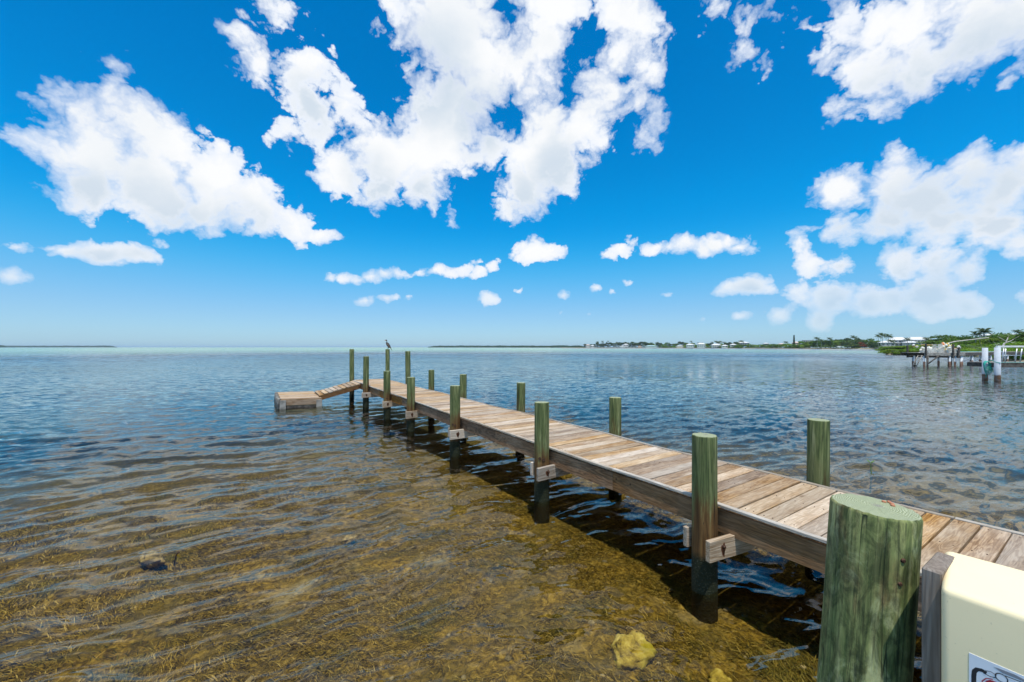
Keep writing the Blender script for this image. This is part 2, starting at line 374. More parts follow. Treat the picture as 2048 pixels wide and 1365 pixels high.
# ------------------------------------------------------------------ seabed
TH = R(32.82); DV = np.array([-math.sin(TH), math.cos(TH)]); NV = np.array([math.cos(TH), math.sin(TH)])
def seabed_depth(x, y):
    r = np.hypot(x, y); d = .13+.036*np.maximum(r-1.5, 0)+.03*np.maximum(r-9, 0); d = np.minimum(d, 1.15+.0015*np.minimum(r, 400))
    return d
def bed_z(x, y, det=True):
    z = -seabed_depth(x, y)
    if det:
        k = np.clip(1-np.hypot(x, y)/40, 0, 1)
        z = z + k*(.12*(fbm2(x*1.1+40, y*1.1+40, 3, 4)-.5)+.07*(fbm2(x*5+9, y*5+9, 4, 4)-.5))
    return z
def polar_grid(radii, az0, az1, ncol):
    az = np.linspace(R(az0), R(az1), ncol); RR, AZ = np.meshgrid(radii, az, indexing='ij')
    X = RR*np.sin(AZ); Y = RR*np.cos(AZ)
    nr = len(radii); i = np.arange(nr-1)[:,None]*ncol+np.arange(ncol-1)[None,:]
    Fq = np.stack([i, i+ncol, i+ncol+1, i+1], -1).reshape(-1, 4)[:, ::-1]
    return X, Y, Fq
def mat_seabed():
    m, n, out = material('seabed_algae')
    P = n.new('ShaderNodeNewGeometry').outputs['Position']; x, y, z = n.sep(P)
    dist = n.v('LENGTH', n.comb(x, y, 0))
    a = n.noise(P, 2.0, 6, .65, .4); b = n.noise(P, 17, 6, .7, .8); c = n.noise(P, .45, 4, .55)
    f = n.noise(n.v('MULTIPLY', P, (1, 1, .3)), 70, 4, .7, 1.5)
    col = n.ramp(b, [(.27,(.014,.009,.002)),(.43,(.072,.044,.006)),(.55,(.20,.125,.016)),(.72,(.44,.30,.07))])
    col = n.mix(n.smooth(a, .42, .62, 0, .6), col, (.065,.052,.014))
    col = n.mix(n.smooth(f, .5, .7, 0, .45), col, (.28,.20,.08))
    sandy = n.smooth(n.noise(P, .9, 5, .6), .56, .70, 0, .6)
    col = n.mix(sandy, col, n.mix(b, (.20,.15,.065), (.42,.34,.19)))
    # farther out: eelgrass and pale sand; bed colour darkened for light lost in water
    midf = n.smooth(dist, 7, 20)
    mc = n.mix(n.smooth(n.m('ADD', n.noise(P, .11, 4, .6), n.m('MULTIPLY', a, .12)), .50, .66), (.030,.036,.034), (.17,.16,.10))
    col = n.mix(midf, col, mc)
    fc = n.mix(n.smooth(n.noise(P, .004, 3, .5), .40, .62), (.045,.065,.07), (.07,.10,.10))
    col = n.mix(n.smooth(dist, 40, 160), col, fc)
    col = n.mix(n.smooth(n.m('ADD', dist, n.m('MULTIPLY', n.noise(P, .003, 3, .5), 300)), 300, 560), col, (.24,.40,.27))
    principled(n, out, col, .95, n.bump(b, .8, .03), .1); return m
rs = np.concatenate([np.linspace(.6, 14, 420), 14*np.power(20000/14, np.linspace(.01, 1, 80))])
X, Y, Fq = polar_grid(rs, -100, 100, 560); Zb = bed_z(X, Y)
me = np_mesh('seabed', np.stack([X, Y, Zb], -1).reshape(-1, 3), Fq, mat_seabed())
tag(link('seabed', me), 'shallow brown seabed under clear water', kind='structure')

# ------------------------------------------------------------------ water
W_ANG = R(27)                                   # crests run along this direction
def wave_height(x, y, spacing):
    r = np.random.default_rng(5); h = np.zeros_like(x)
    # gustiness and calmer patches
    env = .55+.9*fbm2(x*.25+30, y*.25+60, 9, 3)
    wx = x+.35*(fbm2(x*.6+3, y*.6+8, 21, 2)-.5)*2; wy = y+.35*(fbm2(x*.6+50, y*.6+70, 22, 2)-.5)*2
    for i in range(64):
        lam = .13*(1.3/.13)**(r.random()**1.15)
        broad = r.random() < .30
        th = W_ANG+math.pi/2+r.normal(0, R(70) if broad else R(17))
        k = 2*math.pi/lam; a = (.024 if not broad else .017)*lam/6.0*min(1, .75/lam)
        ph = r.random()*6.283
        fade = np.clip((lam/spacing-2.0)/2.0, 0, 1)
        q = k*(wx*math.cos(th)+wy*math.sin(th))+ph
        h += a*fade*(np.sin(q)+.22*np.sin(2*q+1.5))
    return h*env*1.25
px_rows = np.arange(560, 12, -.85); rw = 829/px_rows
rw = np.concatenate([rw, rw[-1]*np.power(25000/rw[-1], np.linspace(.012, 1, 70))])
X, Y, Fq = polar_grid(rw, -78, 78, 1150)
RRr = np.hypot(X, Y); sp = np.maximum(RRr*RRr/829*.85*.5, RRr*R(156/1150))
Zw = wave_height(X, Y, sp)
def mat_water():
    m, n, out = material('sea_water')
    P = n.new('ShaderNodeNewGeometry').outputs['Position']; x, y, z = n.sep(P)
    dist = n.v('LENGTH', n.comb(x, y, 0))
    ca, sa = math.cos(W_ANG), math.sin(W_ANG)
    u = n.m('ADD', n.m('MULTIPLY', x, ca), n.m('MULTIPLY', y, sa)); v = n.m('SUBTRACT', n.m('MULTIPLY', y, ca), n.m('MULTIPLY', x, sa))
    Q = n.comb(n.m('MULTIPLY', u, .42), v, 0)
    small = n.noise(Q, 7.5, 3, .5, .2)
    gust = n.smooth(n.noise(P, .05, 3, .5), .35, .65, .70, 1.2)
    nb = n.bump(n.m('MULTIPLY', n.m('MULTIPLY', small, .0030), gust), 1.0, 1.0)
    # facets of the wind chop: slopes taken straight from noise so that they do not fade with distance
    def chop(vec, sc, det, off): return n.v('SUBTRACT', n.noise(n.v('ADD', vec, off), sc, det, .55, .1, col=True), (.5,.5,.5))
    Qf = n.comb(n.m('MULTIPLY', x, .38), y, 0)
    c1 = n.v('SCALE', chop(Q, 11, 3, (3,7,0)), scale=n.m('MULTIPLY', n.smooth(dist, 2.5, 10), .46))
    c2 = n.v('SCALE', chop(Qf, 4.5, 3, (9,1,0)), scale=n.m('MULTIPLY', n.smooth(dist, 9, 35), .85))
    c3 = n.v('SCALE', chop(Qf, 1.2, 3, (2,5,0)), scale=n.m('MULTIPLY', n.smooth(dist, 30, 120), 2.0))
    sl = n.v('MULTIPLY', n.v('SCALE', n.v('ADD', n.v('ADD', c1, c2), c3), scale=gust), (.8, 1.0, 0))
    nr = n.v('NORMALIZE', n.v('ADD', nb, sl))
    fr = n.new('ShaderNodeFresnel'); fr.inputs['IOR'].default_value = 1.333; n.put(fr.inputs['Normal'], nr)
    tr = n.new('ShaderNodeBsdfTransparent'); tint = n.mix(n.smooth(dist, 4, 18), (.94,.93,.80), (.50,.58,.56)); tint = n.mix(n.smooth(dist, 200, 380), tint, (.95,.97,.95)); n.put(tr.inputs[0], tint)
    gl = n.new('ShaderNodeBsdfGlossy'); n.put(gl.inputs['Roughness'], n.smooth(dist, 10, 160, .02, .30)); n.put(gl.inputs['Normal'], nr); n.put(gl.inputs[0], (1,.98,.955))
    mx = n.new('ShaderNodeMixShader'); n.put(mx.inputs[0], n.m('MULTIPLY', fr.outputs[0], 1.0, clamp=True))
    n.l.new(tr.outputs[0], mx.inputs[1]); n.l.new(gl.outputs[0], mx.inputs[2]); n.l.new(mx.outputs[0], out.inputs[0])
    return m
me = np_mesh('water', np.stack([X, Y, Zw], -1).reshape(-1, 3), Fq, mat_water())
tag(link('water', me), 'clear rippled sea water', kind='structure')
def water_z(x, y): return 0.0

# ------------------------------------------------------------------ algae tufts on the bottom
def mat_algae():
    m, n, out = material('algae_blades')
    at = n.new('ShaderNodeAttribute', attribute_name='tint').outputs['Fac']
    P = n.new('ShaderNodeNewGeometry').outputs['Position']; a = n.noise(P, 1.6, 3, .6)
    c = n.ramp(at, [(0,(.020,.013,.002)),(.5,(.12,.076,.009)),(.85,(.26,.165,.02)),(1,(.40,.29,.09))])
    c = n.mix(n.smooth(a, .45, .62, 0, .6), c, n.mix(at, (.018,.022,.005), (.10,.10,.022)))
    principled(n, out, c, .8, None, .15); return m
def algae():
    n = 300000
    r = 1.9+7.0*rng.random(n)**1.1; az = R(-62)+R(124)*rng.random(n); x = r*np.sin(az); y = r*np.cos(az)
    d = fbm2(x*2.6+11, y*2.6+3, 31, 4); keep = rng.random(n) < np.clip((d-.42)*7, .06, 1)
    x = x[keep]; y = y[keep]; n = len(x); z = bed_z(x, y)
    flow = 2.2*fbm2(x*.8+5, y*.8+9, 33, 2)*math.pi+rng.normal(0, .8, n)
    L = .020+.055*rng.random(n)*(.5+.9*fbm2(x+1, y+1, 35, 2)); wd = .0010+.0011*rng.random(n)+.00042*np.hypot(x, y)
    lift = .15+.5*rng.random(n); dx = np.cos(flow); dyy = np.sin(flow); sx = -dyy*wd; sy = dx*wd
    V = np.zeros((n, 6, 3))
    for k, (t, zz) in enumerate(((0, -.01), (.5, .55), (1, .62))):
        for j, sg in enumerate((-1, 1)):
            ws = (1, .8, .15)[k]*sg; V[:, 2*k+j, 0] = x+dx*L*t+sx*ws; V[:, 2*k+j, 1] = y+dyy*L*t+sy*ws; V[:, 2*k+j, 2] = z+L*lift*zz
    b = np.arange(n)[:, None]*6
    Fq = np.concatenate([b+np.array([0,1,3,2]), b+np.array([2,3,5,4])])
    me = np_mesh('algae', V.reshape(-1, 3), Fq, mat_algae(), False)
    at = me.attributes.new('tint', 'FLOAT', 'POINT'); at.data.foreach_set('value', np.repeat(rng.random(n), 6).astype(np.float32))
    tag(link('algae', me), 'golden brown algae and sea grass covering the seabed', 'algae', kind='stuff')
algae()

# ------------------------------------------------------------------ submerged rocks
def mat_rock():
    m, n, out = material('algae_covered_rock'); O = n.tc(); a = n.noise(O, 9, 6, .7, .5); b = n.noise(O, 3, 3, .5)
    c = n.ramp(a, [(.3,(.08,.05,.01)),(.5,(.38,.28,.05)),(.68,(.62,.50,.16))]); c = n.mix(n.smooth(b, .48, .62, 0, .8), c, (.28,.23,.01))
    principled(n, out, c, .9, n.bump(a, .8, .03), .15); return m
M_ROCK = mat_rock()
M_ROCKB = mat_simple('brown_rock', (.24,.175,.07), .9, .5, 14, bump=.6)
def rock(px, py, depth, sx, sy, sz, seed, label):
    # the bottom as the lens sees it under the flat surface
    dist = F*(CAMH+depth)/(py-HY); x = (px-1024)/F*dist
    me = bpy.data.meshes.new('submerged_rock'); import bmesh; bm = bmesh.new(); bmesh.ops.create_icosphere(bm, subdivisions=4, radius=1)
    for v in bm.verts:
        p = v.co.copy(); q = p*1.3+Vector((seed*7.1, seed*3.3, 0))
        k = 1+.45*mnoise.fractal(q, 1, 2, 5)+.25*(mnoise.cell(q*1.6)-.5)*.5
        v.co = Vector((p.x*sx, p.y*sy, p.z*sz))*k
    for f in bm.faces: f.smooth = True
    bm.to_mesh(me); bm.free(); me.materials.append(M_ROCK if seed < 3 else M_ROCKB)
    o = link('submerged_rock', me, None, (x, dist, -depth-sz*(.75 if seed < 3 else .5)), (0, 0, seed)); return tag(o, label, 'rock', 'yellow rocks under the shallow water')
rock(1262, 1286, .10, .17, .13, .10, 1, 'large yellow algae-covered rock under water below the pier shadow')
rock(1442, 1352, .13, .075, .06, .05, 2, 'small yellow rock at the bottom edge, nearest the green piling')
rock(305, 1112, .15, .16, .06, .07, 3, 'brown rock just under the surface beside the short dark stick')
rock(700, 1075, .18, .07, .05, .04, 4, 'small pale rock under open water left of the pier')
rock(500, 1362, .14, .035, .03, .03, 5, 'tiny pale stone at the bottom edge of the open water')
def pebbles():
    import bmesh
    V = []; Fs = []; rr = random.Random(9)
    bm = bmesh.new(); bmesh.ops.create_icosphere(bm, subdivisions=2, radius=1); base = [v.co.copy() for v in bm.verts]; fb_ = [[v.index for v in f.verts] for f in bm.faces]; bm.free()
    for i in range(130):
        r = rr.uniform(1.9, 6.5); az = R(rr.uniform(-58, 48)); x, y = r*math.sin(az), r*math.cos(az)
        z = float(bed_z(np.array([x]), np.array([y]))[0]); s_ = rr.uniform(.006, .024)*(1.8 if rr.random() < .08 else 1); b0 = len(V); sd = rr.random()*50
        sx, sy, sz = s_*rr.uniform(.8,1.5), s_*rr.uniform(.7,1.1), s_*.6
        for p in base:
            k = 1+.4*mnoise.noise(p*1.5+Vector((sd,0,0))); V.append((x+p.x*sx*k, y+p.y*sy*k, z+.004+p.z*sz*k))
        Fs += [[b0+i2 for i2 in f] for f in fb_]
    me = np_mesh('pebbles', V, Fs, mat_simple('pale_pebble', (.22,.17,.09), .9, .5, 9)); tag(link('pebbles', me), 'small pale stones and shell bits scattered on the seabed', 'pebbles', kind='stuff')
pebbles()
def stick():
    dist = F*CAMH/(1112-HY); x = (352-1024)/F*dist
    mb = MB(); mb.tube([(-.02,0,-.10),(0,0,0),(.012,0,.022),(.030,0,.042)], [.006,.006,.006,.008], 8)
    o = mb.build('stick', mat_simple('wet_stick', (.05,.025,.015), .5, .4, 30), None, (x, dist, 0))
    tag(o, 'short dark stick poking out of the water on the left', 'stick')
stick()
def seedling():
    dist = F*CAMH/(938-HY); x = (1741-1024)/F*dist
    e = empty('mangrove_seedling', (x, dist, -.5), 0, label='small green seedling standing in the water right of the pier', cat='seedling')
    g = mat_simple('seedling_green', (.10,.20,.04), .6, .3, 20)
    mb = MB(); mb.tube([(0,0,0),(.01,0,.5),(.0,0,.60)], [.007,.007,.005], 6); mb.build('stem', g, e)
    for k in range(4):
        a = k*1.6; mb = MB(); d = Vector((math.cos(a), math.sin(a), 0)); s = Vector((-d.y, d.x, 0))*.016; p = Vector((0,0,.59))
        mb.add([p, p+d*.03+s+Vector((0,0,.03)), p+d*.075+Vector((0,0,.055)), p+d*.03-s+Vector((0,0,.03))], [[0,1,2],[0,2,3]]); mb.build('leaf', g, e)
seedling()

# ------------------------------------------------------------------ pier
DECK = .72; CL, CR = 3.355, 4.665; S0, S1 = -1.6, 17.45
PO = (4.0, 8.0, -1.0)                           # pier base in pier axes (across, along, up)
def pw(c, s, z=0): return Vector((c*NV[0]+s*DV[0], c*NV[1]+s*DV[1], z))
pier = empty('pier', pw(*PO), TH, label='long narrow wooden pier with green pilings running out over the shallows', cat='pier')
def L(c, s, z): return (c-PO[0], s-PO[1], z-PO[2])
def sag(s): return DECK+.007*math.sin(s*1.3)+.005*math.sin(s*2.9+1)
def wob(s, side): return .008*math.sin(s*1.1+side*2)+.006*math.sin(s*2.7+side)
def chamfer_plank(lx, ly, lz, ch, mat, name):
    return MB().box(-lx/2, lx/2, -ly/2, ly/2, -lz/2, lz/2, ch).mesh(name, mat)
plank_w = .1368; pitch = .1475
PL = [chamfer_plank(CR-CL-.082, plank_w*k, .038, .0035, M_PLANK, 'plank') for k in (1, .985, .992)]
PLs = [chamfer_plank(CR-CL-.20, plank_w*k, .038, .0035, M_PLANK, 'plank') for k in (1,)]
s = S0; k = 0
while s < S1-.06:
    o = link('plank', PL[k % 3], pier, L((CL+CR)/2+wob(s, 0)*.4, s+pitch/2, sag(s)-.019+random.uniform(-.003, .003)),
             (random.gauss(0, .012), random.gauss(0, .003), random.gauss(0, .004)))
    s += pitch; k += 1
# screw heads: small, one joined part
mb = MB(); s = S0
while s < 9:
    for c in (CL+.10, (CL+CR)/2, CR-.10):
        for ds in (.04, .105):
            p = Vector(L(c+random.uniform(-.008,.008), s+ds, sag(s)+.0015)); mb.tube([p-Vector((0,0,.004)), p], .0042, 6)
    s += pitch
tag(mb.build('screw_heads', M_BOLT, pier), kind='stuff')
LEFT = [(-.45,1.34),(1.984,1.327),(4.30,1.337),(7.07,1.336),(9.68,1.335),(11.79,1.38),(14.45,1.76)]
RIGHT = [(-.6,1.3),(1.71,1.35),(4.39,1.29),(7.06,1.32),(9.87,1.34),(12.17,1.35),(14.47,1.93)]
joints = [S0, .75, 3.15, 5.75, 8.3, 10.75, 13.1, 15.3, S1]
for a, b in zip(joints[:-1], joints[1:]):
    for side, c0 in ((-1, CL), (1, CR)):
        # edge board: follows the sag in short steps
        mb = MB(); m_ = 6; vs = []; fs = []
        x0, x1 = (c0, c0+.038) if side < 0 else (c0-.038, c0)
        def board(x0, x1, zt, zb, mat, name, wsc):
            mb = MB(); vs = []
            for i in range(m_+1):
                s_ = a+.003+(b-a-.006)*i/m_; q = wob(s_, side)*wsc; zz = sag(s_)
                for (xx, z_) in ((x0, zb), (x1, zb), (x1, zt-.004), (x1-.004, zt), (x0+.004, zt), (x0, zt-.004)):
                    vs.append(L(xx+q, s_, zz+z_))
            fs = [[i*6+j, i*6+(j+1)%6, (i+1)*6+(j+1)%6, (i+1)*6+j] for i in range(m_) for j in range(6)]
            fs = [f[::-1] for f in fs]
            fs += [list(range(6)), [m_*6+j for j in range(6)][::-1]]
            mb.add(vs, fs); return mb.build(name, mat, pier)
        board(x0-(.006 if side < 0 else 0), x1+(.006 if side > 0 else 0), .008, -.014, M_TRIM, 'edge_board', 1)
        sx0 = c0+.016 if side < 0 else c0-.054
        so = board(sx0, sx0+.038, -.042, -.240, M_STRING, 'side_board', .6)
    board_c = (CL+CR)/2
    MB().box(board_c-.019-PO[0], board_c+.019-PO[0], a+.003-PO[1], b-.003-PO[1], DECK-.23-PO[2], DECK-.042-PO[2], .003).build('joist', M_STRING, pier)
# end board
MB().box(CL-PO[0]+.04, CR-PO[0]-.04, S1-PO[1]+.004, S1-PO[1]+.04, DECK-.20-PO[2], DECK-.004-PO[2], .003).build('end_board', M_BEAM, pier)
def pile_mesh(top, bottom, r0, r1, seed, n=40, big=False):
    """wavy tapered pole, z measured from the water"""
    rr = random.Random(seed); mb = MB(); hs = [bottom]; z = bottom
    steps = 16; hs = [bottom+(top-bottom)*i/steps for i in range(steps+1)]; hs[-1:] = [top-.012, top-.003, top]
    ph = [rr.uniform(0, 6.28) for _ in range(6)]; vs = []
    for i, z in enumerate(hs):
        t = (z-bottom)/(top-bottom); r = r0+(r1-r0)*t
        if z == top: r *= .955
        elif z == hs[-2]: r *= .985
        for k in range(n):
            a = 2*math.pi*k/n
            d = 1+.022*math.sin(2*a+ph[0]+z*.8)+.014*math.sin(3*a+ph[1]-z*1.5)+.006*math.sin(7*a+ph[2]+z)+.006*math.sin(z*9+ph[3]+a)
            d += rr.uniform(-.004, .004)*(2.2 if z >= hs[-2] else 1)
            vs.append((r*d*math.cos(a), r*d*math.sin(a), z-(rr.uniform(0,.004) if z >= hs[-2] else 0)))
    m_ = len(hs); fs = [[i*n+k, i*n+(k+1)%n, (i+1)*n+(k+1)%n, (i+1)*n+k] for i in range(m_-1) for k in range(n)]
    mb.add(vs, fs, 0, True)
    # top: rings with a slightly uneven saw cut
    b0 = len(mb.v)-n; prev = list(range(b0, b0+n)); last = vs[-n:]
    for q in (.66, .33):
        base = len(mb.v); mb.v += [(x*q, y*q, top+rr.uniform(-.0015,.0015)+.002*(1-q)) for x, y, _ in last]
        cur = list(range(base, base+n)); mb.f += [[prev[k], prev[(k+1)%n], cur[(k+1)%n], cur[k]] for k in range(n)]; mb.mi += [1]*n; mb.sm += [False]*n; prev = cur
    base = len(mb.v); mb.v.append((0, 0, top+.002)); mb.f += [[prev[k], prev[(k+1)%n], base] for k in range(n)]; mb.mi += [1]*n; mb.sm += [False]*n
    return mb.mesh('piling', [M_PILE_BIG if big else M_PILE, M_END])
beam_me = chamfer_plank(1, .045, .172, .004, M_BEAM, 'cross_beam')
bolt_me = MB().tube([(0,0,0),(0,.012,0),(0,.02,0)], [.020,.020,.012], 8, up=Vector((1,0,0))).mesh('bolt', M_BOLT)
rust_me = MB()
vs = [(.036*math.cos(a)*(1+.3*math.sin(3*a)), 0, .05*math.sin(a)*(1+.25*math.cos(5*a))-.012) for a in [i*math.pi/8 for i in range(16)]]
rust_me.add(vs, [list(range(16))]); rust_me = rust_me.mesh('rust_stain', M_RUST)
extra = {(-1,0):.0}
for side, rows in ((-1, LEFT), (1, RIGHT)):
    for i, (s, top) in enumerate(rows):
        cc = 3.25 if side < 0 else 4.765
        rad = .101 if side < 0 else .098
        me = pile_mesh(top, -1.6, rad*1.04, rad*.96, i*5+side+20)
        o = link('piling', me, pier, L(cc, s, 0), (random.uniform(-.012,.012), random.uniform(-.012,.012), random.uniform(0, 6)))
        if side < 0 and i < 7:
            s2 = RIGHT[i][0]
            for q, sg in ((-.128, -1), (.128, 1)):
                # beams clamp the two pilings of a bent from both sides
                pa = Vector(L(3.25-(.165 if sg < 0 else .085), s+q, DECK-.30)); pb = Vector(L(4.765+.11, s2+q, DECK-.30)); d = pb-pa
                bo = link('cross_beam', beam_me, pier, (pa+pb)/2, (0, 0, math.atan2(d.y, d.x)), (d.length, 1, 1))
                nb = -1 if sg < 0 else 1
                if sg < 0:
                    u_ = d.normalized(); nn = Vector((u_.y, -u_.x, 0)); rz = math.atan2(d.y, d.x)
                    pp = pa+u_*.155+nn*.0225+Vector((0, 0, .02))
                    link('bolt', bolt_me, pier, pp, (0, 0, rz+math.pi), (.8, 1, .8))
                    link('rust_stain', rust_me, pier, pp+nn*.0012-Vector((0, 0, .012)), (0, 0, rz), (random.uniform(.6,1), 1, random.uniform(.8,1.2)))
            # bolts through piling into the side board
            for ang, zz in ((-2.5, .60), (-1.95, .585)):
                link('bolt', bolt_me, pier, L(3.25+math.cos(ang)*.098, s+math.sin(ang)*.098, zz), (0, 0, ang+math.pi/2+math.pi+math.pi))
for c, s, top in ((3.335, 17.28, 2.0), (4.75, 17.15, 1.99)):
    me = pile_mesh(top, -1.6, .096, .088, int(s*10)); link('piling', me, pier, L(c, s, 0))
# single bolts along the near side board
for s in (.9, 2.9, 3.1, 5.5, 6.4, 8.6, 10.9, 13.3):
    link('bolt', bolt_me, pier, L(CL+.022+wob(s,-1)*.6, s, DECK-.11), (0, 0, math.pi/2), (.55,.55,.55))

# ------------------------------------------------------------------ ramp and low platform at the pier's end
def ramp():
    c0, c1, s0, s1 = 1.93, 3.34, 15.75, 17.02; z0, z1 = .345, .70
    e = empty('ramp', pw(c0, (s0+s1)/2, z0), TH, label='short sloping plank ramp from the pier end down to the low platform', cat='ramp')
    ang = -math.atan2(z1-z0, c1-c0); ln = math.hypot(c1-c0, z1-z0)
    me = MB().box(-.068, .068, -(s1-s0)/2, (s1-s0)/2, -.019, .019, .003).mesh('plank', M_PLANK_Y)
    k = int(ln/.15)
    for i in range(k):
        t = (i+.5)/k*ln; link('plank', me, e, (t*math.cos(ang), 0, -t*math.sin(ang)), (random.gauss(0,.01), ang, random.gauss(0,.006)))
    for y in (-(s1-s0)/2+.03, (s1-s0)/2-.03):
        MB().box(-.02, ln+.02, y-.022, y+.022, -.185, -.022, .003).build('side_board', M_STRING, e, (0,0,0), (0, ang, 0))
    for zz, q in ((.03, .93), (-.03, .80)):
        MB().box(ln*q, ln*q+.10, -(s1-s0)/2-.006, -(s1-s0)/2+.006, -.14, -.10).build('hinge_strap', M_RUST, e, (0,0,zz), (0, ang, 0))
ramp()
M_TAN = mat_deck('tan_frame_board', (.20,.11,.05), (.36,.23,.13), (.44,.34,.25), axis=0, bleach=.3)
def platform():
    c0, c1, s0, s1, zt = .72, 1.97, 15.45, 17.8, .315
    cm, sm = (c0+c1)/2, (s0+s1)/2; w_, l_ = c1-c0, s1-s0
    e = empty('swim_platform', pw(cm, sm, 0), TH, label='low square platform of bleached planks standing just above the water', cat='platform'); e.rotation_euler = (R(.6), R(1.6), TH)
    me = MB().box(-w_/2, w_/2, -.068, .068, -.019, .019, .003).mesh('plank', M_PLANK)
    k = int(l_/.15)
    for i in range(k):
        link('plank', me, e, (random.uniform(-.01,.01), -l_/2+(i+.5)/k*l_, zt-.019), (random.gauss(0,.008), 0, random.gauss(0,.006)))
    for y in (-l_/2+.02, l_/2-.02):
        MB().box(-w_/2+.02, w_/2-.02, y-.022, y+.022, zt-.21, zt-.042, .003).build('side_board', M_TAN, e)
        MB().box(-w_/2+.03, w_/2-.03, y-.015, y+.015, -.05, zt-.225, .003).build('lower_board', M_DARKWOOD, e)
    for x in (-w_/2+.02, w_/2-.02):
        MB().box(x-.022, x+.022, -l_/2+.045, l_/2-.045, zt-.21, zt-.042, .003).build('side_board', M_TAN, e)
    for x, y in ((-w_/2+.06,-l_/2-.04),(w_/2-.08,-l_/2-.04),(-w_/2+.06,l_/2+.04),(w_/2-.06,l_/2+.04)):
        MB().box(x-.09, x+.09, y-.035, y+.035, -.07, zt-.05+(.02 if x < 0 else 0), .006).build('post', M_GREYWOOD, e)
    # upright fender posts standing along the left side
    for i in range(6):
        y = -l_/2+.12+i*(l_-.24)/5
        mb = MB(); mb.tube([(0,0,-.10),(0,0,zt-.02),(0,0,zt+random.uniform(.0,.05))], [.055,.052,.045], 10)
        mb.build('fender_post', M_GREYWOOD, e, (-w_/2-.055, y, 0), (0, random.gauss(0,.03), 0))
platform()

# ------------------------------------------------------------------ cormorant
def bird():
    base = pw(4.75, 17.15, 1.995)
    e = empty('cormorant', base, R(8), label='dark cormorant with an orange throat perched on the far end piling', cat='bird')
    dk = mat_simple('bird_dark_feathers', (.030,.026,.022), .6, .4, 30); br = mat_simple('bird_brown_feathers', (.11,.085,.06), .7, .3, 40)
    orr = mat_simple('bird_orange_skin', (.55,.22,.04), .6, .2, 30)
    mb = MB(); path = [(.135,0,.045),(.10,0,.075),(.055,0,.13),(.015,0,.19),(-.02,0,.245),(-.038,0,.285),(-.035,0,.315),(-.03,0,.345),(-.04,0,.372),(-.058,0,.384),(-.078,0,.380),(-.088,0,.374)]
    mb.tube(path, [.012,.036,.058,.064,.052,.034,.024,.021,.024,.026,.018,.010], 14); mb.build('body', dk, e)
    MB().tube([(-.082,0,.378),(-.115,0,.379),(-.135,0,.372)], [.010,.007,.003], 8).build('beak', orr, e)
    MB().tube([(-.068,0,.366),(-.082,0,.366),(-.094,0,.371)], [.010,.013,.006], 8).build('throat', orr, e)
    for sg in (-1, 1):
        MB().tube([(-.025,sg*.045,.235),(.015,sg*.058,.18),(.065,sg*.048,.115),(.125,sg*.024,.055),(.15,sg*.01,.02)], [.016,.036,.034,.020,.006], 10, squash=.5).build('wing', br, e)
        MB().tube([(.03,sg*.028,.09),(.02,sg*.03,.03),(.012,sg*.03,.002)], [.016,.009,.008], 6).build('leg', dk, e)
        mb = MB(); mb.add([(.02,sg*.03-.01,.0),(.02,sg*.03+.01,.0),(-.035,sg*.03+.022,-.004),(-.045,sg*.03,-.004),(-.035,sg*.03-.022,-.004),(.0,sg*.03,.014)], [[0,1,5],[1,2,5],[2,3,5],[3,4,5],[4,0,5]]); mb.build('foot', dk, e)
    mb = MB(); mb.add([(.12,-.022,.07),(.12,.022,.07),(.185,.035,-.055),(.185,-.035,-.055),(.112,-.02,.055),(.112,.02,.055),(.176,.033,-.058),(.176,-.033,-.058)],
        [[0,1,2,3],[7,6,5,4],[0,4,5,1],[1,5,6,2],[2,6,7,3],[3,7,4,0]]); mb.build('tail', dk, e)
    MB().tube([(-.066,-.022,.388),(-.066,-.026,.388)], [.005,.004], 8, up=Vector((1,0,0))).build('eye', orr, e)
bird()

# ------------------------------------------------------------------ foreground piling, board and cream box
def foreground():
    bx, by, top = 1.345, 1.477, 1.498
    e = empty('shore_piling', (bx, by, -.6), 0, label='thick green piling in the foreground beside the cream box', cat='piling')
    e.rotation_euler = (0, R(4.0), 0)
    me = pile_mesh(top, -.6, .134, .130, 77, 64, True)
    dx = math.sin(R(4.0))*(top+.6); e.location = (bx-dx, by, -.6)
    link('pole', me, e, (0, 0, .6))
    # bolts and nails
    tocam = math.atan2(-by, -bx)
    for a, z in ((.62, top-.135), (.58, top-.215)):
        aa = tocam+a; o = link('bolt', bolt_me, e, (math.cos(aa)*.126, math.sin(aa)*.126, z+.6), (0, 0, aa-math.pi/2), (.42,.6,.42))
    o = MB().box(-.0015,.0015,-.003,.003,-.022,.022).build('nail', M_BOLT, e, (math.cos(tocam+.66)*.1285, math.sin(tocam+.66)*.1285, top-.47+.6))
    cop = mat_simple('copper_nail', (.50,.20,.10), .5, .3, 80)
    for a, r in ((.15,.086),(.42,.082),(.32,.10),(-.05,.07)):
        MB().tube([(0,0,0),(0,0,.006),(0,0,.008)], [.007,.007,.004], 8).build('nail_head', cop, e, (math.cos(a+.1)*r, math.sin(a+.1)*r, top+.6))
    # board standing on edge between piling and box
    sB = .33; b = empty('upright_board', pw(1.75, sB, -.5), TH, label='grey weathered upright board between the green piling and the cream box', cat='board')
    MB().box(-.006, .175, -.022, .022, 0, 1.895, .004).build('board', M_POSTBOARD, b)
foreground()
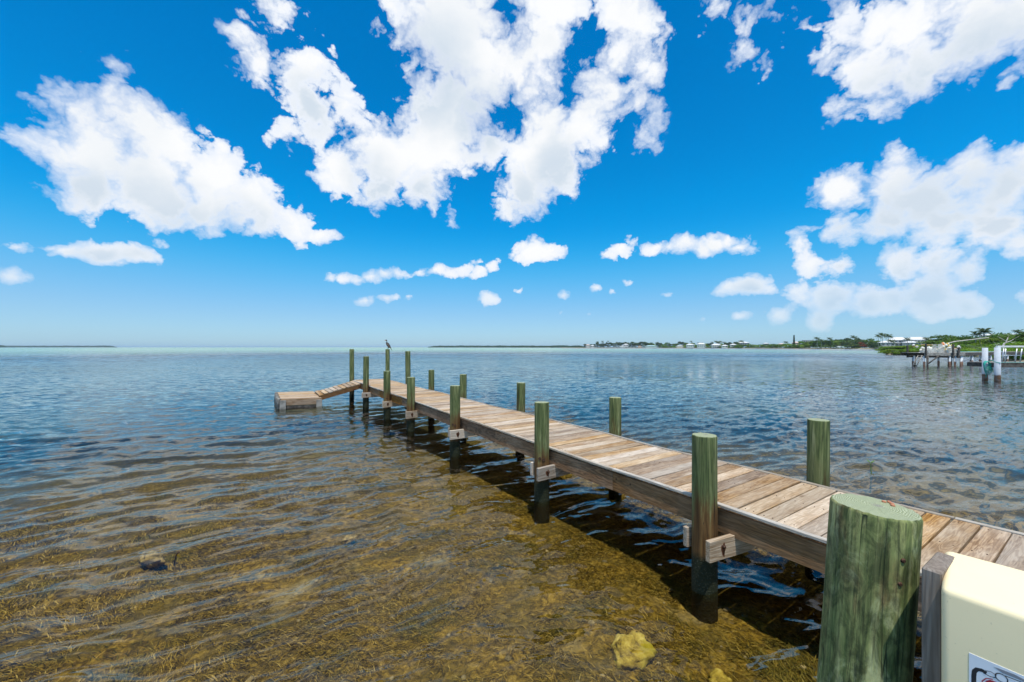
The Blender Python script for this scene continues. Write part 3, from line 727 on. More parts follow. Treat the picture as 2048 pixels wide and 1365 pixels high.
def cream_box():
    c0, c1, s1, s0, zt, zb = 1.68, 1.975, .298, -.30, 1.385, .72
    m, n, out = material('cream_plastic'); O = n.tc(); a = n.noise(O, 5, 5, .6); sp = n.noise(O, 120, 2, .5)
    col = n.mix(n.smooth(a, .4, .7, 0, .35), (.93,.77,.47), (.88,.71,.42)); col = n.mix(n.smooth(sp, .70, .76, 0, .3), col, (.35,.28,.15))
    principled(n, out, col, .42, n.bump(a, .05, .01), .5)
    import bmesh
    e = empty('utility_box', pw((c0+c1)/2, (s0+s1)/2, zb), TH, label='cream plastic box with rounded edges and a warning sticker beside the green piling', cat='box')
    bm = bmesh.new(); hx, hy, hz = (c1-c0)/2, (s1-s0)/2, zt-zb
    vs = [bm.verts.new(p) for p in [(-hx,-hy,0),(hx,-hy,0),(hx,hy+.045,0),(-hx,hy,0),(-hx,-hy,hz-.0),(hx,-hy,hz+.035),(hx,hy+.045,hz+.01),(-hx,hy,hz-.004)]]
    for f in ((0,3,2,1),(4,5,6,7),(0,1,5,4),(1,2,6,5),(2,3,7,6),(3,0,4,7)): bm.faces.new([vs[i] for i in f])
    bmesh.ops.bevel(bm, geom=bm.edges[:], offset=.018, segments=6, profile=.5, affect='EDGES')
    for f in bm.faces: f.smooth = True
    bmesh.ops.recalc_face_normals(bm, faces=bm.faces)
    me = bpy.data.meshes.new('shell'); bm.to_mesh(me); bm.free(); me.materials.append(m); link('shell', me, e)
    # sticker: local y runs along the face; photo's left is +y
    W = mat_simple('sticker_white', (.72,.74,.78), .4, .03, 5); K = mat_simple('sticker_black', (.02,.02,.025), .4, .1, 5)
    RD = mat_simple('sticker_red', (.35,.015,.03), .4, .1, 5); G = mat_simple('sticker_grey', (.22,.23,.26), .4, .1, 5)
    yc = (s0+s1)/2; yl = .244-yc; ztop = 1.225-zb; xs = -hx-.0012
    st = MB(); wd, ht = .125, .15
    st.box(xs, xs+.0022, yl-wd, yl, ztop-ht, ztop).build('sticker', W, e); sto = e.children[-1]
    def flat(name, pts, mat, lay):   # pts: (right, down) in metres from the sticker's top-left corner
        x = xs-.0004*lay; mb = MB(); vs = [(x, yl-a, ztop-b) for a, b in pts]+[(x+.0003, yl-a, ztop-b) for a, b in pts]; k = len(pts)
        mb.add(vs, [list(range(k)), list(range(k, 2*k))[::-1]]+[[i, (i+1)%k, k+(i+1)%k, k+i][::-1] for i in range(k)]); mb.build(name, mat, sto)
    def stroke(name, path, wdt, mat, lay):
        P = [Vector(p) for p in path]; Lf = []; Rt = []
        for i, p in enumerate(P):
            t = (P[min(i+1, len(P)-1)]-P[max(i-1, 0)]).normalized(); q = Vector((-t.y, t.x))*wdt/2; Lf.append(p+q); Rt.append(p-q)
        x = xs-.0004*lay
        mb = MB(); k = len(P); mb.add([(x, yl-p.x, ztop-p.y) for p in Lf+Rt], [[i, i+1, k+i+1, k+i] for i in range(k-1)]); mb.build(name, mat, sto)
    stroke('black_outline', [(.009,.13),(.009,.06),(.010,.045),(.015,.036),(.024,.033),(.032,.035)], .009, K, 1)
    def circ(cx, cy, r, n=24, sx=1, sy=1, rot=0):
        return [(cx+r*sx*math.cos(t)*math.cos(rot)-r*sy*math.sin(t)*math.sin(rot), cy+r*sx*math.cos(t)*math.sin(rot)+r*sy*math.sin(t)*math.cos(rot)) for t in [i*2*math.pi/n for i in range(n)]]
    stroke('ring', circ(.058,.030,.0105)+circ(.058,.030,.0105)[:1], .0022, K, 3)
    flat('ring_fill', circ(.058,.030,.0098), W, 2)
    stroke('line_mark', [(.028,.030),(.040,.026),(.050,.030)], .0025, G, 2)
    stroke('line_mark', [(.026,.038),(.038,.040),(.050,.036)], .0020, K, 2)
    flat('grey_blade', [(.044,.010),(.052,.008),(.080,.006),(.110,.010),(.112,.016),(.085,.014),(.060,.016)], G, 1)
    stroke('line_mark', [(.064,.020),(.090,.018),(.112,.020)], .002, K, 2)
    stroke('line_mark', [(.066,.036),(.078,.052),(.092,.060)], .004, K, 2)
    flat('red_shape', [(.030,.058),(.038,.049),(.050,.047),(.056,.053),(.064,.056),(.070,.070),(.062,.086),(.040,.090),(.030,.078)], RD, 1)
    stroke('red_outline', [(.026,.080),(.024,.062),(.031,.050),(.043,.044)], .0022, RD, 2)
cream_box()

# ------------------------------------------------------------------ vegetation library
def mat_leaf(name, dark, mid, light, scale=.8, rv=.25):
    m, n, out = material(name); O = n.tc(); a = n.noise(O, scale, 3, .6)
    at = n.new('ShaderNodeAttribute', attribute_name='tint').outputs['Fac']
    f = n.m('ADD', n.m('MULTIPLY', n.m('SUBTRACT', a, .5), 1.4), at, clamp=True)
    c = n.ramp(f, [(.1, dark), (.5, mid), (.95, light)])
    hs = n.new('ShaderNodeHueSaturation'); n.put(hs.inputs['Color'], c); rnd = n.new('ShaderNodeObjectInfo').outputs['Random']
    n.put(hs.inputs['Value'], n.lin(rnd, 0, 1, 1-rv, 1+rv)); n.put(hs.inputs['Hue'], n.lin(n.m('FRACT', n.m('MULTIPLY', rnd, 5.3)), 0, 1, .48, .515))
    b = n.new('ShaderNodeBsdfPrincipled'); n.put(b.inputs['Base Color'], hs.outputs[0]); n.put(b.inputs['Roughness'], .55); n.put(b.inputs['Specular IOR Level'], .3)
    t = n.new('ShaderNodeBsdfTranslucent'); n.put(t.inputs[0], n.mix(1, hs.outputs[0], (1.1,1.3,.5), 'MULTIPLY'))
    mx = n.new('ShaderNodeMixShader'); mx.inputs[0].default_value = .42; n.l.new(b.outputs[0], mx.inputs[1]); n.l.new(t.outputs[0], mx.inputs[2]); n.l.new(mx.outputs[0], out.inputs[0])
    return m
M_MANG = mat_leaf('mangrove_leaves', (.05,.10,.012), (.14,.25,.025), (.28,.40,.05))
M_TREE = mat_leaf('broadleaf_leaves', (.035,.07,.014), (.09,.16,.025), (.19,.28,.05))
M_DARK = mat_leaf('dark_tree_leaves', (.022,.045,.018), (.055,.095,.032), (.12,.17,.055))
M_YEL = mat_leaf('yellow_green_leaves', (.07,.10,.012), (.17,.22,.03), (.30,.34,.06))
M_RED = mat_leaf('red_flowering_leaves', (.06,.05,.015), (.28,.09,.03), (.45,.13,.05))
M_PALM = mat_leaf('palm_leaves', (.030,.050,.018), (.075,.11,.035), (.17,.20,.08))
M_BARK = mat_simple('bark', (.13,.10,.075), .9, .35, 5)
M_PALE_BARK = mat_simple('pale_dead_wood', (.50,.46,.40), .8, .2, 6)
def crown_mesh(name, mat, nclump, nleaf, leaf, seed, flat=.8, w=1.0):
    """leaf quads on the shells of many clumps inside a unit dome (radius 1, height ~2*flat)"""
    r = np.random.default_rng(seed); C = []
    for i in range(nclump):
        a = r.random()*6.283; q = math.sqrt(r.random())*.78; z = r.random()**.8
        q *= math.sqrt(max(.05, 1-(z*.9)**2)); C.append((q*math.cos(a)*w, q*math.sin(a), .25+z*(1.7*flat-.25), .20+.20*r.random()))
    C = np.array(C); idx = r.integers(0, nclump, nleaf); n = nleaf
    d = r.normal(size=(n,3)); d /= np.linalg.norm(d, axis=1)[:,None]; d[:,2] = np.abs(d[:,2])*.8+d[:,2]*.2
    p = C[idx,:3]+d*(C[idx,3]*(.75+.35*r.random(n)))[:,None]*np.array([1,1,.75])
    nrm = d+.7*r.normal(size=(n,3)); nrm /= np.linalg.norm(nrm, axis=1)[:,None]
    t = np.cross(nrm, r.normal(size=(n,3))); t /= np.linalg.norm(t, axis=1)[:,None]; b = np.cross(nrm, t)
    sz = leaf*(.6+.8*r.random(n))[:,None]
    V = np.stack([p-t*sz, p-b*sz*.6, p+t*sz, p+b*sz*.6], 1).reshape(-1, 3)
    me = np_mesh(name, V, np.arange(n*4).reshape(-1, 4), mat, False)
    at = me.attributes.new('tint', 'FLOAT', 'POINT'); tv = (.30+.4*((np.sin(idx*12.9898)*43758.5)%1)[:]+.2*r.random(n)).astype(np.float32); at.data.foreach_set('value', np.repeat(tv, 4)); return me
def trunk_mesh(mat, seed, h=1.0, r0=.05, limbs=5):
    rr = random.Random(seed); mb = MB()
    mb.tube([(0,0,-.1),(rr.uniform(-.05,.05),0,h*.3),(rr.uniform(-.08,.08),rr.uniform(-.08,.08),h*.75)], [r0*1.2,r0,r0*.6], 7)
    for i in range(limbs):
        a = rr.uniform(0,6.28); z = h*rr.uniform(.15,.6); L_ = rr.uniform(.4,.75)
        mb.tube([(0,0,z),(math.cos(a)*L_*.5,math.sin(a)*L_*.5,z+.22),(math.cos(a)*L_,math.sin(a)*L_,z+.55)], [r0*.6,r0*.4,r0*.15], 5)
    return mb.mesh('trunk', mat)
TR = [trunk_mesh(M_BARK, i) for i in range(3)]
def lib(mat, k, nc, nl, leaf, fl, w=1.0): return [crown_mesh('crown', mat, nc, nl, leaf, 100+i*7+int(leaf*1000), fl, w) for i in range(k)]
C_BUSH = lib(M_MANG, 4, 26, 5200, .045, .62)
C_TREE = lib(M_TREE, 4, 22, 3600, .050, .78); C_DARK = lib(M_DARK, 3, 18, 2400, .062, .9)
C_YEL = lib(M_YEL, 2, 18, 2400, .055, .7); C_RED = lib(M_RED, 1, 14, 1600, .06, .6)
C_FAR = lib(M_MANG, 3, 16, 1500, .085, .7)
def GX(px, dist): return (px-1024)/F*dist
def GZ(py, dist): return CAMH-(py-HY)*dist/F
def tree(name, crowns, x, y, r, h, label, cat='tree', group=None, z0=.0, rz=None, wide=1.0):
    e = empty(name, (x, y, z0), random.uniform(0, 6.28) if rz is None else rz, label=label, cat=cat, group=group)
    link('trunk', random.choice(TR), e, (0,0,0), (0,0,0), (h*.5, h*.5, h*.8))
    cm = random.choice(crowns); link('crown', cm, e, (0,0,h*.02), (0,0,0), (r*wide, r, h/1.45))
    return e

# ------------------------------------------------------------------ land
def mat_land(name, c1, c2, c3, sc):
    m, n, out = material(name); P = n.new('ShaderNodeNewGeometry').outputs['Position']; a = n.noise(P, sc, 5, .6); z = n.sep(P)[2]
    c = n.mix(n.smooth(a, .4, .6), c1, c2); c = n.mix(n.smooth(z, .25, .7, 1, 0), c, c3); principled(n, out, c, .95, None, .1); return m
M_LAND = mat_land('shore_ground', (.05,.06,.02), (.11,.10,.05), (.30,.25,.16), .2)
def land(name, shore, back, hgt, label):
    """shore/back: matching plan points; low mound between them"""
    V = []; k = len(shore)
    for q, z in ((-.01,-1.4),(.0,.08),(.03,.45),(.15,hgt),(.8,hgt*1.3),(1.0,hgt*.6)):
        for (a, b), (c, d) in zip(shore, back): V.append((a+(c-a)*q, b+(d-b)*q, z))
    Fq = [[r_*k+i, r_*k+i+1, (r_+1)*k+i+1, (r_+1)*k+i] for r_ in range(5) for i in range(k-1)]
    me = bpy.data.meshes.new(name); me.from_pydata(V, [], Fq); me.materials.append(M_LAND); me.update()
    return tag(link(name, me), label, kind='structure')
# main shoreline, from far (left) to near (right)
SH = [(1120,1500),(1165,900),(1300,820),(1400,760),(1480,660),(1560,520),(1640,470),(1700,440),(1768,372),(1800,300),(1830,250),(1900,220),(2100,200),(2400,150)]
land('ground', [(GX(p,d), d) for p, d in SH], [(GX(p,d)+60+d*.35, d*1.35+80) for p, d in SH], 1.0, 'low wooded shore curving round the bay')
PR = [(1774,106),(1790,100),(1850,97),(1930,92),(1980,80),(2004,66),(2030,57),(2110,50),(2300,40)]
land('mangrove_bank', [(GX(p,d)+1.0, d+1.5) for p, d in PR], [(GX(p+25,d+45), d+45) for i, (p, d) in enumerate(PR)], .5, 'muddy bank under the near mangroves')
sand_m = mat_simple('beach_sand', (.55,.47,.33), .95, .1, .5)
mb = MB(); pts = [(1708,437),(1730,415),(1750,392),(1772,368)]
mb.add([(GX(p,d)-1, d-2.2, .02) for p,d in pts]+[(GX(p,d)+3, d+5, .75) for p,d in pts], [[i,i+1,5+i,4+i] for i in range(3)])
tag(mb.build('beach', sand_m), 'thin strip of pale sand at the foot of the distant trees', kind='structure')

def interp(tab, px):
    for (a, b), (c, d) in zip(tab[:-1], tab[1:]):
        if a <= px <= c: return b+(d-b)*(px-a)/(c-a)
    return tab[-1][1]
# ---- near promontory: low bright mangroves
G1 = 'low mangroves on the near point'
def shrub_row():
    px = 1777
    while px < 2075:
        d = interp(PR, px)+1.0+random.uniform(0, 1.5); hh = 1.75 if px < 1990 else 2.0
        tree('mangrove_shrub', C_BUSH, GX(px, d), d+1.0, random.uniform(1.6,2.0), hh*random.uniform(.85,1.05)*(.8 if px < 1780 else 1), 'low bright green mangrove shrub at the water edge of the near point', 'mangrove', G1)
        px += 14 if px < 1990 else 17
    for k in range(30):   # second row fills the point
        px = random.uniform(1790, 2070); d = interp(PR, px)+random.uniform(4, 14)
        tree('mangrove_shrub', C_BUSH, GX(px, d), d, random.uniform(1.9,2.6), random.uniform(1.7,2.2), 'low bright green mangrove shrub at the water edge of the near point', 'mangrove', G1)
shrub_row()
# ---- taller bushes behind it: (px, top row, distance, radius, library)
BUSH = [(1800,692,150,6,C_BUSH),(1825,690,148,6,C_BUSH),(1850,688,146,6,C_BUSH),(1870,684,150,6.5,C_TREE),(1892,680,150,6.5,C_BUSH),(1908,674,150,7,C_TREE),(1925,674,148,6,C_TREE),
        (1940,680,140,5.5,C_BUSH),(1958,682,135,5,C_TREE),(1975,684,128,5,C_BUSH),(1992,672,125,5,C_YEL),(2005,669,125,5,C_TREE),(2020,668,122,5,C_BUSH),(2034,672,118,5,C_TREE),(2050,670,112,5,C_BUSH),(2075,668,108,5,C_TREE),(2100,668,104,5,C_BUSH),
        (1915,688,128,4.5,C_BUSH),(1945,690,120,4,C_BUSH),(1890,690,132,4,C_BUSH),(1982,690,110,4,C_TREE),(2012,684,98,4,C_BUSH),(2040,680,92,4,C_BUSH),(2065,682,88,4,C_BUSH),(1780,693,165,4,C_BUSH)]
ORD = 'first second third fourth fifth sixth seventh eighth ninth tenth eleventh twelfth thirteenth fourteenth fifteenth sixteenth seventeenth eighteenth nineteenth twentieth twenty-first twenty-second twenty-third twenty-fourth twenty-fifth twenty-sixth twenty-seventh'.split()
for bi, (px, ty, d, r, C) in enumerate(sorted(BUSH, key=lambda q: q[0])):
    tree('shore_bush', C, GX(px, d), d, r*1.2, GZ(ty-1, d), 'rounded green bush of the thicket behind the old dock, %s from the left' % ORD[bi], 'bush', 'bushes behind the old dock')
# ---- trees along the middle shore
for px in range(1466, 1764, 8):
    d = interp(SH, px)+random.uniform(5, 14); ty = random.uniform(687.5, 690.5) if px < 1600 else random.uniform(681.5, 687)
    if px > 1700: ty = random.uniform(684, 689)
    if 1700 < px < 1772 and random.random() < .5: continue
    tree('shore_tree', random.choice([C_FAR, C_TREE, C_FAR]) if px < 1640 else random.choice([C_TREE, C_DARK, C_TREE]), GX(px, d), d, random.uniform(5.5, 7.5), GZ(ty, d),
         'rounded green tree in the belt along the middle shore', 'tree', 'trees along the middle shore')
for px in range(1640, 1764, 11):
    d = interp(SH, px)+random.uniform(25, 45)
    tree('shore_tree', random.choice([C_TREE, C_DARK]), GX(px, d), d, random.uniform(6, 8), GZ(random.uniform(679, 684), d), 'rounded green tree in the belt along the middle shore', 'tree', 'trees along the middle shore')
tree('flowering_tree', C_RED, GX(1724,430), 430, 5.5, GZ(683,430), 'tree with red blossom left of the white two storey houses')
tree('yellow_tree', C_YEL, GX(1742,428), 428, 4.5, GZ(680.5,428), 'bright yellow green tree just right of the red blossoming one')
tree('yellow_tree', C_YEL, GX(1674,455), 455, 4.5, GZ(680.5,455), 'bright yellow green tree above the small boat canopy')
# ---- far shore
for px in [1170+i*6.3 for i in range(50)]:
    d = interp(SH, px)+random.uniform(10, 40)
    ty = random.uniform(685.5, 689.5); C = C_DARK if px < 1300 else random.choice([C_DARK, C_FAR, C_TREE])
    if px < 1190: ty = 690
    tree('far_tree', C, GX(px, d), d, random.uniform(5.5, 9), GZ(ty, d), 'dark rounded tree among the houses of the distant shore', 'tree', 'trees on the distant shore')
for px in [1320+i*7 for i in range(24)]:
    d = interp(SH, px)+random.uniform(2, 8)
    tree('far_bush', C_FAR, GX(px, d), d, random.uniform(4, 6), GZ(random.uniform(691, 692.5), d), 'low bright bush at the waterline of the distant shore', 'bush', 'bushes at the waterline of the distant shore')
# ---- Norfolk-pine like column
def pine(px, ty, d):
    e = empty('pine_tree', (GX(px, d), d, 0), 0, label='slim dark conifer standing alone above the treeline', cat='tree')
    h = GZ(ty, d); MB().tube([(0,0,0),(0,0,h*.95)], [.25,.05], 6).build('trunk', M_BARK, e)
    r = np.random.default_rng(3); n = 1800; z = r.random(n); a = r.random(n)*6.283; q = (1.08-z)*.80*np.sqrt(r.random(n))*(.5+.5*np.abs(np.sin(z*30)))+.1
    p = np.stack([q*np.cos(a)*1.7, q*np.sin(a)*1.7, h*.12+z*h*.9], 1); t = r.normal(size=(n,3))*.30; b = r.normal(size=(n,3))*.22
    V = np.stack([p-t, p-b, p+t, p+b], 1).reshape(-1,3); me = np_mesh('crown', V, np.arange(n*4).reshape(-1,4), M_TREE, False); link('crown', me, e)
pine(1588, 671.5, 520)

# ---- palms
def frond_mesh(seed, droop=.7):
    rr = random.Random(seed); mb = MB(); m_ = 9; sp = []
    for i in range(m_):
        t = i/(m_-1); sp.append(Vector((t*.95, 0, .32*math.sin(t*2.0)-droop*t*t*.75)))
    mb.tube(sp, [.012-.009*i/(m_-1) for i in range(m_)], 4)
    for i in range(1, m_*3-2):
        t = i/(m_*3-3); k = t*(m_-1); j = min(int(k), m_-2); p = sp[j].lerp(sp[j+1], k-j); ln = .30*math.sin(min(1, t*1.25)*math.pi*.85+.25)+.05
        for sg in (-1, 1):
            d = Vector((.45, sg*.8, -.35-.3*rr.random())).normalized()*ln*rr.uniform(.8,1.1); w_ = Vector((.020,0,.004))
            mb.add([p-w_, p+w_, p+d+w_*.2, p+d-w_*.2], [[0,1,2,3]])
    me = mb.mesh('frond', M_PALM); at = me.attributes.new('tint','FLOAT','POINT'); at.data.foreach_set('value', np.full(len(me.vertices), .45, dtype=np.float32)); return me
FR = [frond_mesh(i, dr) for i, dr in enumerate((.4,.75,1.05))]
def palm(px, ty, d, fl, label, group=None, nf=13, lean=None, parts=True):
    h = GZ(ty, d)-fl*.30; x = GX(px, d); ln = random.uniform(-.06,.06) if lean is None else lean
    e = empty('palm_tree', (x-ln*h, d, 0), 0, label=label, cat='palm tree', group=group)
    MB().tube([(0,0,0),(ln*h*.35,0,h*.4),(ln*h*.75,0,h*.75),(ln*h,0,h)], [.26,.19,.15,.14], 8).build('trunk', M_GREYWOOD, e)
    if parts:
        for i in range(nf):
            a = i*2.399; tl = (-.5, -.1, .25)[i%3]
            link('frond', FR[i%3], e, (ln*h, 0, h), (0, tl+random.uniform(-.15,.15), a), (fl,fl,fl))
    else:
        mb = MB()
        for i in range(nf):
            a = i*2.399; M = Matrix.Translation((ln*h,0,h)) @ Matrix.Rotation(a,4,'Z') @ Matrix.Rotation((-.5,-.1,.25)[i%3],4,'Y') @ Matrix.Scale(fl,4)
            me = FR[i%3]; mb.add([M @ v.co for v in me.vertices], [list(p.vertices) for p in me.polygons])
        o = mb.build('crown', M_PALM, e); at = o.data.attributes.new('tint','FLOAT','POINT'); at.data.foreach_set('value', np.full(len(o.data.vertices), .45, dtype=np.float32))
palm(1968, 660, 130, 2.5, 'tallest and widest palm, rising behind the old dock', nf=20)
palm(1952, 666, 132, 2.0, 'smaller palm just left of the widest palm', nf=14)
palm(2038, 662, 125, 1.9, 'palm at the right edge above the pale roof', nf=14)
palm(1765, 668.5, 372, 4.6, 'wind bent palm, right one of a pair left of the white houses', lean=-.03)
palm(1757, 671.5, 380, 3.8, 'thin palm, left one of a pair left of the white houses')
palm(1777, 670.5, 365, 4.8, 'wind bent palm nearest the left end of the white houses')
palm(1783, 681, 352, 4.0, 'short palm in front of the lower white wing')
palm(1708, 673.5, 450, 5.0, 'palm above the drooping grove in the middle shore')
palm(1634, 676, 470, 4.6, 'palm just right of the white flat roofed house')
palm(1643, 680, 468, 4.0, 'lower palm beside the taller one right of the flat roofed house')
palm(1660, 677, 470, 4.2, 'palm with tight round head in the middle shore trees')
palm(1572, 684, 540, 4.0, 'small palm just left of the slim conifer')
palm(1484, 682.5, 660, 4.5, 'small palm above the broad white roof')
for gi, (px, d) in enumerate(((1690,452),(1696,440),(1698,448),(1704,455),(1712,446),(1718,452),(1725,444))):
    palm(px, random.uniform(681,687), d, 5.0, 'drooping palm in the dense middle shore grove, %s from the left' % ORD[gi], 'palms in the grove of the middle shore', 16)
for i in range(26):
    px = random.choice([random.uniform(1180,1290), random.uniform(1380,1480)]); d = interp(SH, px)+random.uniform(8,40)
    palm(px, random.uniform(682.5, 687.5), d, random.uniform(3.5,4.6), 'small dark palm sticking out of the distant shore treeline', 'palms on the distant shore', 11, parts=False)
for px, ty in ((1852,676),(1815,677),(1858,678)):
    palm(px, ty, 290, 3.0, 'palm between the white houses and the thicket', 'palms behind the white houses', 12, parts=False)
for px in (2052,2085): palm(px, 668, 110, 2.0, 'palm at the right edge of the thicket', 'palms beyond the right edge', 12, parts=False)

# ---- far islands as continuous mangrove masses
def far_mass(name, p0, p1, d0, d1, ty, label, mat, seed, n=5000, taper=True):
    r = np.random.default_rng(seed); u = r.random(n); px = p0+(p1-p0)*u; d = d0+(d1-d0)*u+r.random(n)*60
    prof = .55+.45*fbm2(px*.12+seed, px*0+3, seed, 4)
    if taper: prof *= np.clip((1-np.abs(2*u-1))*14, .25, 1)
    H = (CAMH+(HY-ty)*d/F)*prof; z = H*r.random(n)**.5; x = (px-1024)/F*d; s_ = d*.0011
    p = np.stack([x, d, z], 1); t = r.normal(size=(n,3)); t /= np.linalg.norm(t, axis=1)[:,None]; b = np.cross(t, r.normal(size=(n,3))); b /= np.linalg.norm(b, axis=1)[:,None]
    t *= (s_*1.3)[:,None]; b *= (s_*.9)[:,None]; t[:,2] *= .7
    V = np.stack([p-t, p-b, p+t, p+b], 1).reshape(-1,3); me = np_mesh(name, V, np.arange(n*4).reshape(-1,4), mat, False)
    at = me.attributes.new('tint','FLOAT','POINT'); at.data.foreach_set('value', np.repeat(.25+.4*r.random(n), 4).astype(np.float32))
    tag(link(name, me), label, 'trees', kind='stuff')
far_mass('far_island_trees', -60, 233, 3200, 3600, 691.6, 'thin line of a wooded island on the far left horizon', M_DARK, 41)
far_mass('island_trees', -60, 11, 2300, 2350, 690.6, 'darker wooded islet at the left edge of the horizon', M_DARK, 42, 2500)
far_mass('distant_treeline', 857, 1175, 2600, 1500, 691.2, 'thin dark green treeline in the centre of the horizon', M_DARK, 43, 9000, True)
for p0, p1, d0, d1, nm in ((-60,233,3250,3650,'far_island_ground'),(857,1180,2620,1510,'distant_shore_ground')):
    mb = MB(); vs = []
    for i in range(9):
        q = i/8; px = p0+(p1-p0)*q; d = d0+(d1-d0)*q; vs += [(GX(px,d), d, -1), (GX(px,d), d+5, 1.4), (GX(px,d), d+200, 1.4)]
    mb.add(vs, [[3*i+j, 3*i+3+j, 3*i+4+j, 3*i+1+j] for i in range(8) for j in (0,1)]); tag(mb.build(nm, M_LAND), 'low ground under the trees on the horizon', kind='structure')

# ------------------------------------------------------------------ houses
M_WALLW = mat_simple('house_wall_white', (.50,.49,.46), .8, .05, .5); M_WALLP = mat_simple('house_wall_peach', (.60,.44,.31), .8, .06, .5)
M_WALLG = mat_simple('house_wall_grey', (.46,.48,.48), .8, .06, .5); M_ROOFW = mat_simple('house_roof_white', (.66,.65,.63), .5, .04, .5)
M_ROOFP = mat_simple('house_roof_pinkish', (.62,.48,.42), .6, .06, .5); M_ROOFT = mat_simple('house_roof_teal', (.42,.60,.58), .5, .06, .5)
M_GLASS = mat_simple('window_glass', (.03,.045,.055), .12, .2, 1, 0, .8)
def house(px, ty, wpx, by, d, label, wall=None, roof=None, storeys=1, style='hip', nwin=4, porch=False):
    wall = wall or M_WALLW; roof = roof or M_ROOFW
    W_ = wpx*d/F; top = GZ(ty, d); zb = max(.9, GZ(by, d)); H = top-zb; rh = min(H*.36, W_*.22); wh = H-rh if style == 'hip' else H-.5
    e = empty('house', (GX(px, d), d, zb), math.atan2(-GX(px,d), d)*.6, label=label, cat='house'); Dp = max(7, W_*.6)
    MB().box(-W_/2, W_/2, 0, Dp, -1.2, wh).build('wall', wall, e)
    mb = MB(); o_ = .55
    if style == 'hip':
        a, b = -W_/2-o_, W_/2+o_; c, d_ = -o_, Dp+o_; rx = max(.5, W_/2-Dp*.42)
        mb.add([(a,c,wh),(b,c,wh),(b,d_,wh),(a,d_,wh),(-rx,Dp/2,wh+rh),(rx,Dp/2,wh+rh),(a,c,wh+.22),(b,c,wh+.22),(b,d_,wh+.22),(a,d_,wh+.22)],
               [[0,3,2,1],[0,1,7,6],[1,2,8,7],[2,3,9,8],[3,0,6,9],[6,7,5,4],[7,8,5],[8,9,4,5],[9,6,4]])
    else: mb.box(-W_/2-.3, W_/2+.3, -.3, Dp+.3, wh, wh+.5)
    mb.build('roof', roof, e)
    sh = wh/storeys
    wme = MB().box(-.5, .5, -.06, .02, -.5, .5).mesh('window', M_GLASS); fme = MB()
    for q in ((-.56,.56,.5,.57),(-.56,.56,-.57,-.5),(-.57,-.5,-.5,.5),(.5,.57,-.5,.5)): fme.box(q[0], q[1], -.10, .0, q[2], q[3])
    fme.box(-.03,.03,-.09,-.065,-.5,.5); fme = fme.mesh('frame', M_ROOFW)
    for s_ in range(storeys):
        for i in range(nwin):
            x = -W_/2+(i+.5)*W_/nwin; z = s_*sh+sh*.55; ww = min(2.2, W_/nwin*.55)
            wo_ = link('window', wme, e, (x, 0, z), (0,0,0), (ww, 1, sh*.5)); link('frame', fme, wo_)
    if porch:
        MB().box(-W_/2-.2, W_/2+.2, -2.4, -.02, sh-.15, sh).build('balcony', M_ROOFW, e)
        for i in range(nwin+1):
            x = -W_/2+i*W_/nwin; MB().box(x-.14, x+.14, -2.35, -2.07, -1.2, sh-.16).build('column', M_ROOFW, e)
        MB().box(-W_/2-.2, W_/2+.2, -2.4, -2.32, sh+.85, sh+.97).build('railing', M_ROOFW, e)
    return e
house(1800, 674.6, 30, 692, 400, 'two storey pale house with a white hipped roof, left of the white pair', M_WALLG, storeys=2, nwin=5, porch=True)
house(1838, 674.2, 36, 691, 385, 'long white two storey house, right one of the white pair', storeys=2, nwin=7, porch=True)
house(1776, 682, 22, 693, 380, 'low white wing at the left end of the white houses', nwin=3)
house(1824, 682.5, 20, 692.5, 360, 'small white gabled house in front of the long white house', nwin=3)
house(1717, 678.5, 11, 690, 520, 'white roofed house peeping over the palm grove', nwin=2)
house(1935, 676.5, 22, 690, 190, 'white roof half hidden in the thicket behind the old dock', nwin=3)
house(1986, 667.5, 18, 686, 190, 'white roof above the thicket right of the widest palm', nwin=3)
house(2028, 667, 12, 686, 180, 'pale roof at the right edge between bushes and palm', nwin=2)
house(1594, 683.6, 12, 693.5, 530, 'peach house with tall windows right of the slim conifer', M_WALLP, M_ROOFP, 2, nwin=4, porch=True)
house(1617, 680.5, 17, 691, 545, 'white flat roofed villa on the rise behind the peach house', M_WALLW, storeys=2, style='flat', nwin=5)
house(1565, 687, 12, 692, 560, 'low peach house left of the slim conifer', M_WALLP, M_ROOFP, nwin=3)
house(1533, 686, 9, 691, 600, 'small white roof in the low green hedge', nwin=2)
house(1487, 683.8, 21, 691, 690, 'broad white hipped roof at the start of the middle shore', nwin=5)
house(1467, 688, 10, 694, 680, 'small white house left of the broad white roof', nwin=2)
house(1450, 690, 10, 696, 690, 'white waterfront cottage by the end of the hedge', nwin=2)
house(1433, 687.8, 16, 695.5, 720, 'white two storey waterfront house with balcony', storeys=2, nwin=4, porch=True)
house(1403, 686, 14, 695, 740, 'tall white house with grey walls on the distant shore', M_WALLG, storeys=2, nwin=4)
house(1381, 688, 14, 694.5, 760, 'white hipped house set back among trees', M_WALLG, storeys=2, nwin=4)
house(1303, 691.2, 22, 696, 800, 'long low teal roofed building at the distant waterline', M_WALLW, M_ROOFT, nwin=8)
house(1252, 688, 9, 693, 860, 'small house with bright white roof among dark trees', nwin=2)
house(1245, 692, 9, 696, 850, 'grey house on the distant waterline', M_WALLG, nwin=2)
house(1176, 689.2, 8, 695.5, 900, 'leftmost house on the distant shore, with pinkish roof', M_WALLW, M_ROOFP, 2, nwin=3)
house(1185, 690.5, 7, 695.5, 895, 'second house from the left on the distant shore', M_WALLG, nwin=2)
house(1360, 691.5, 12, 695.8, 770, 'tan cottage by the distant shore rocks', M_WALLP, nwin=3)
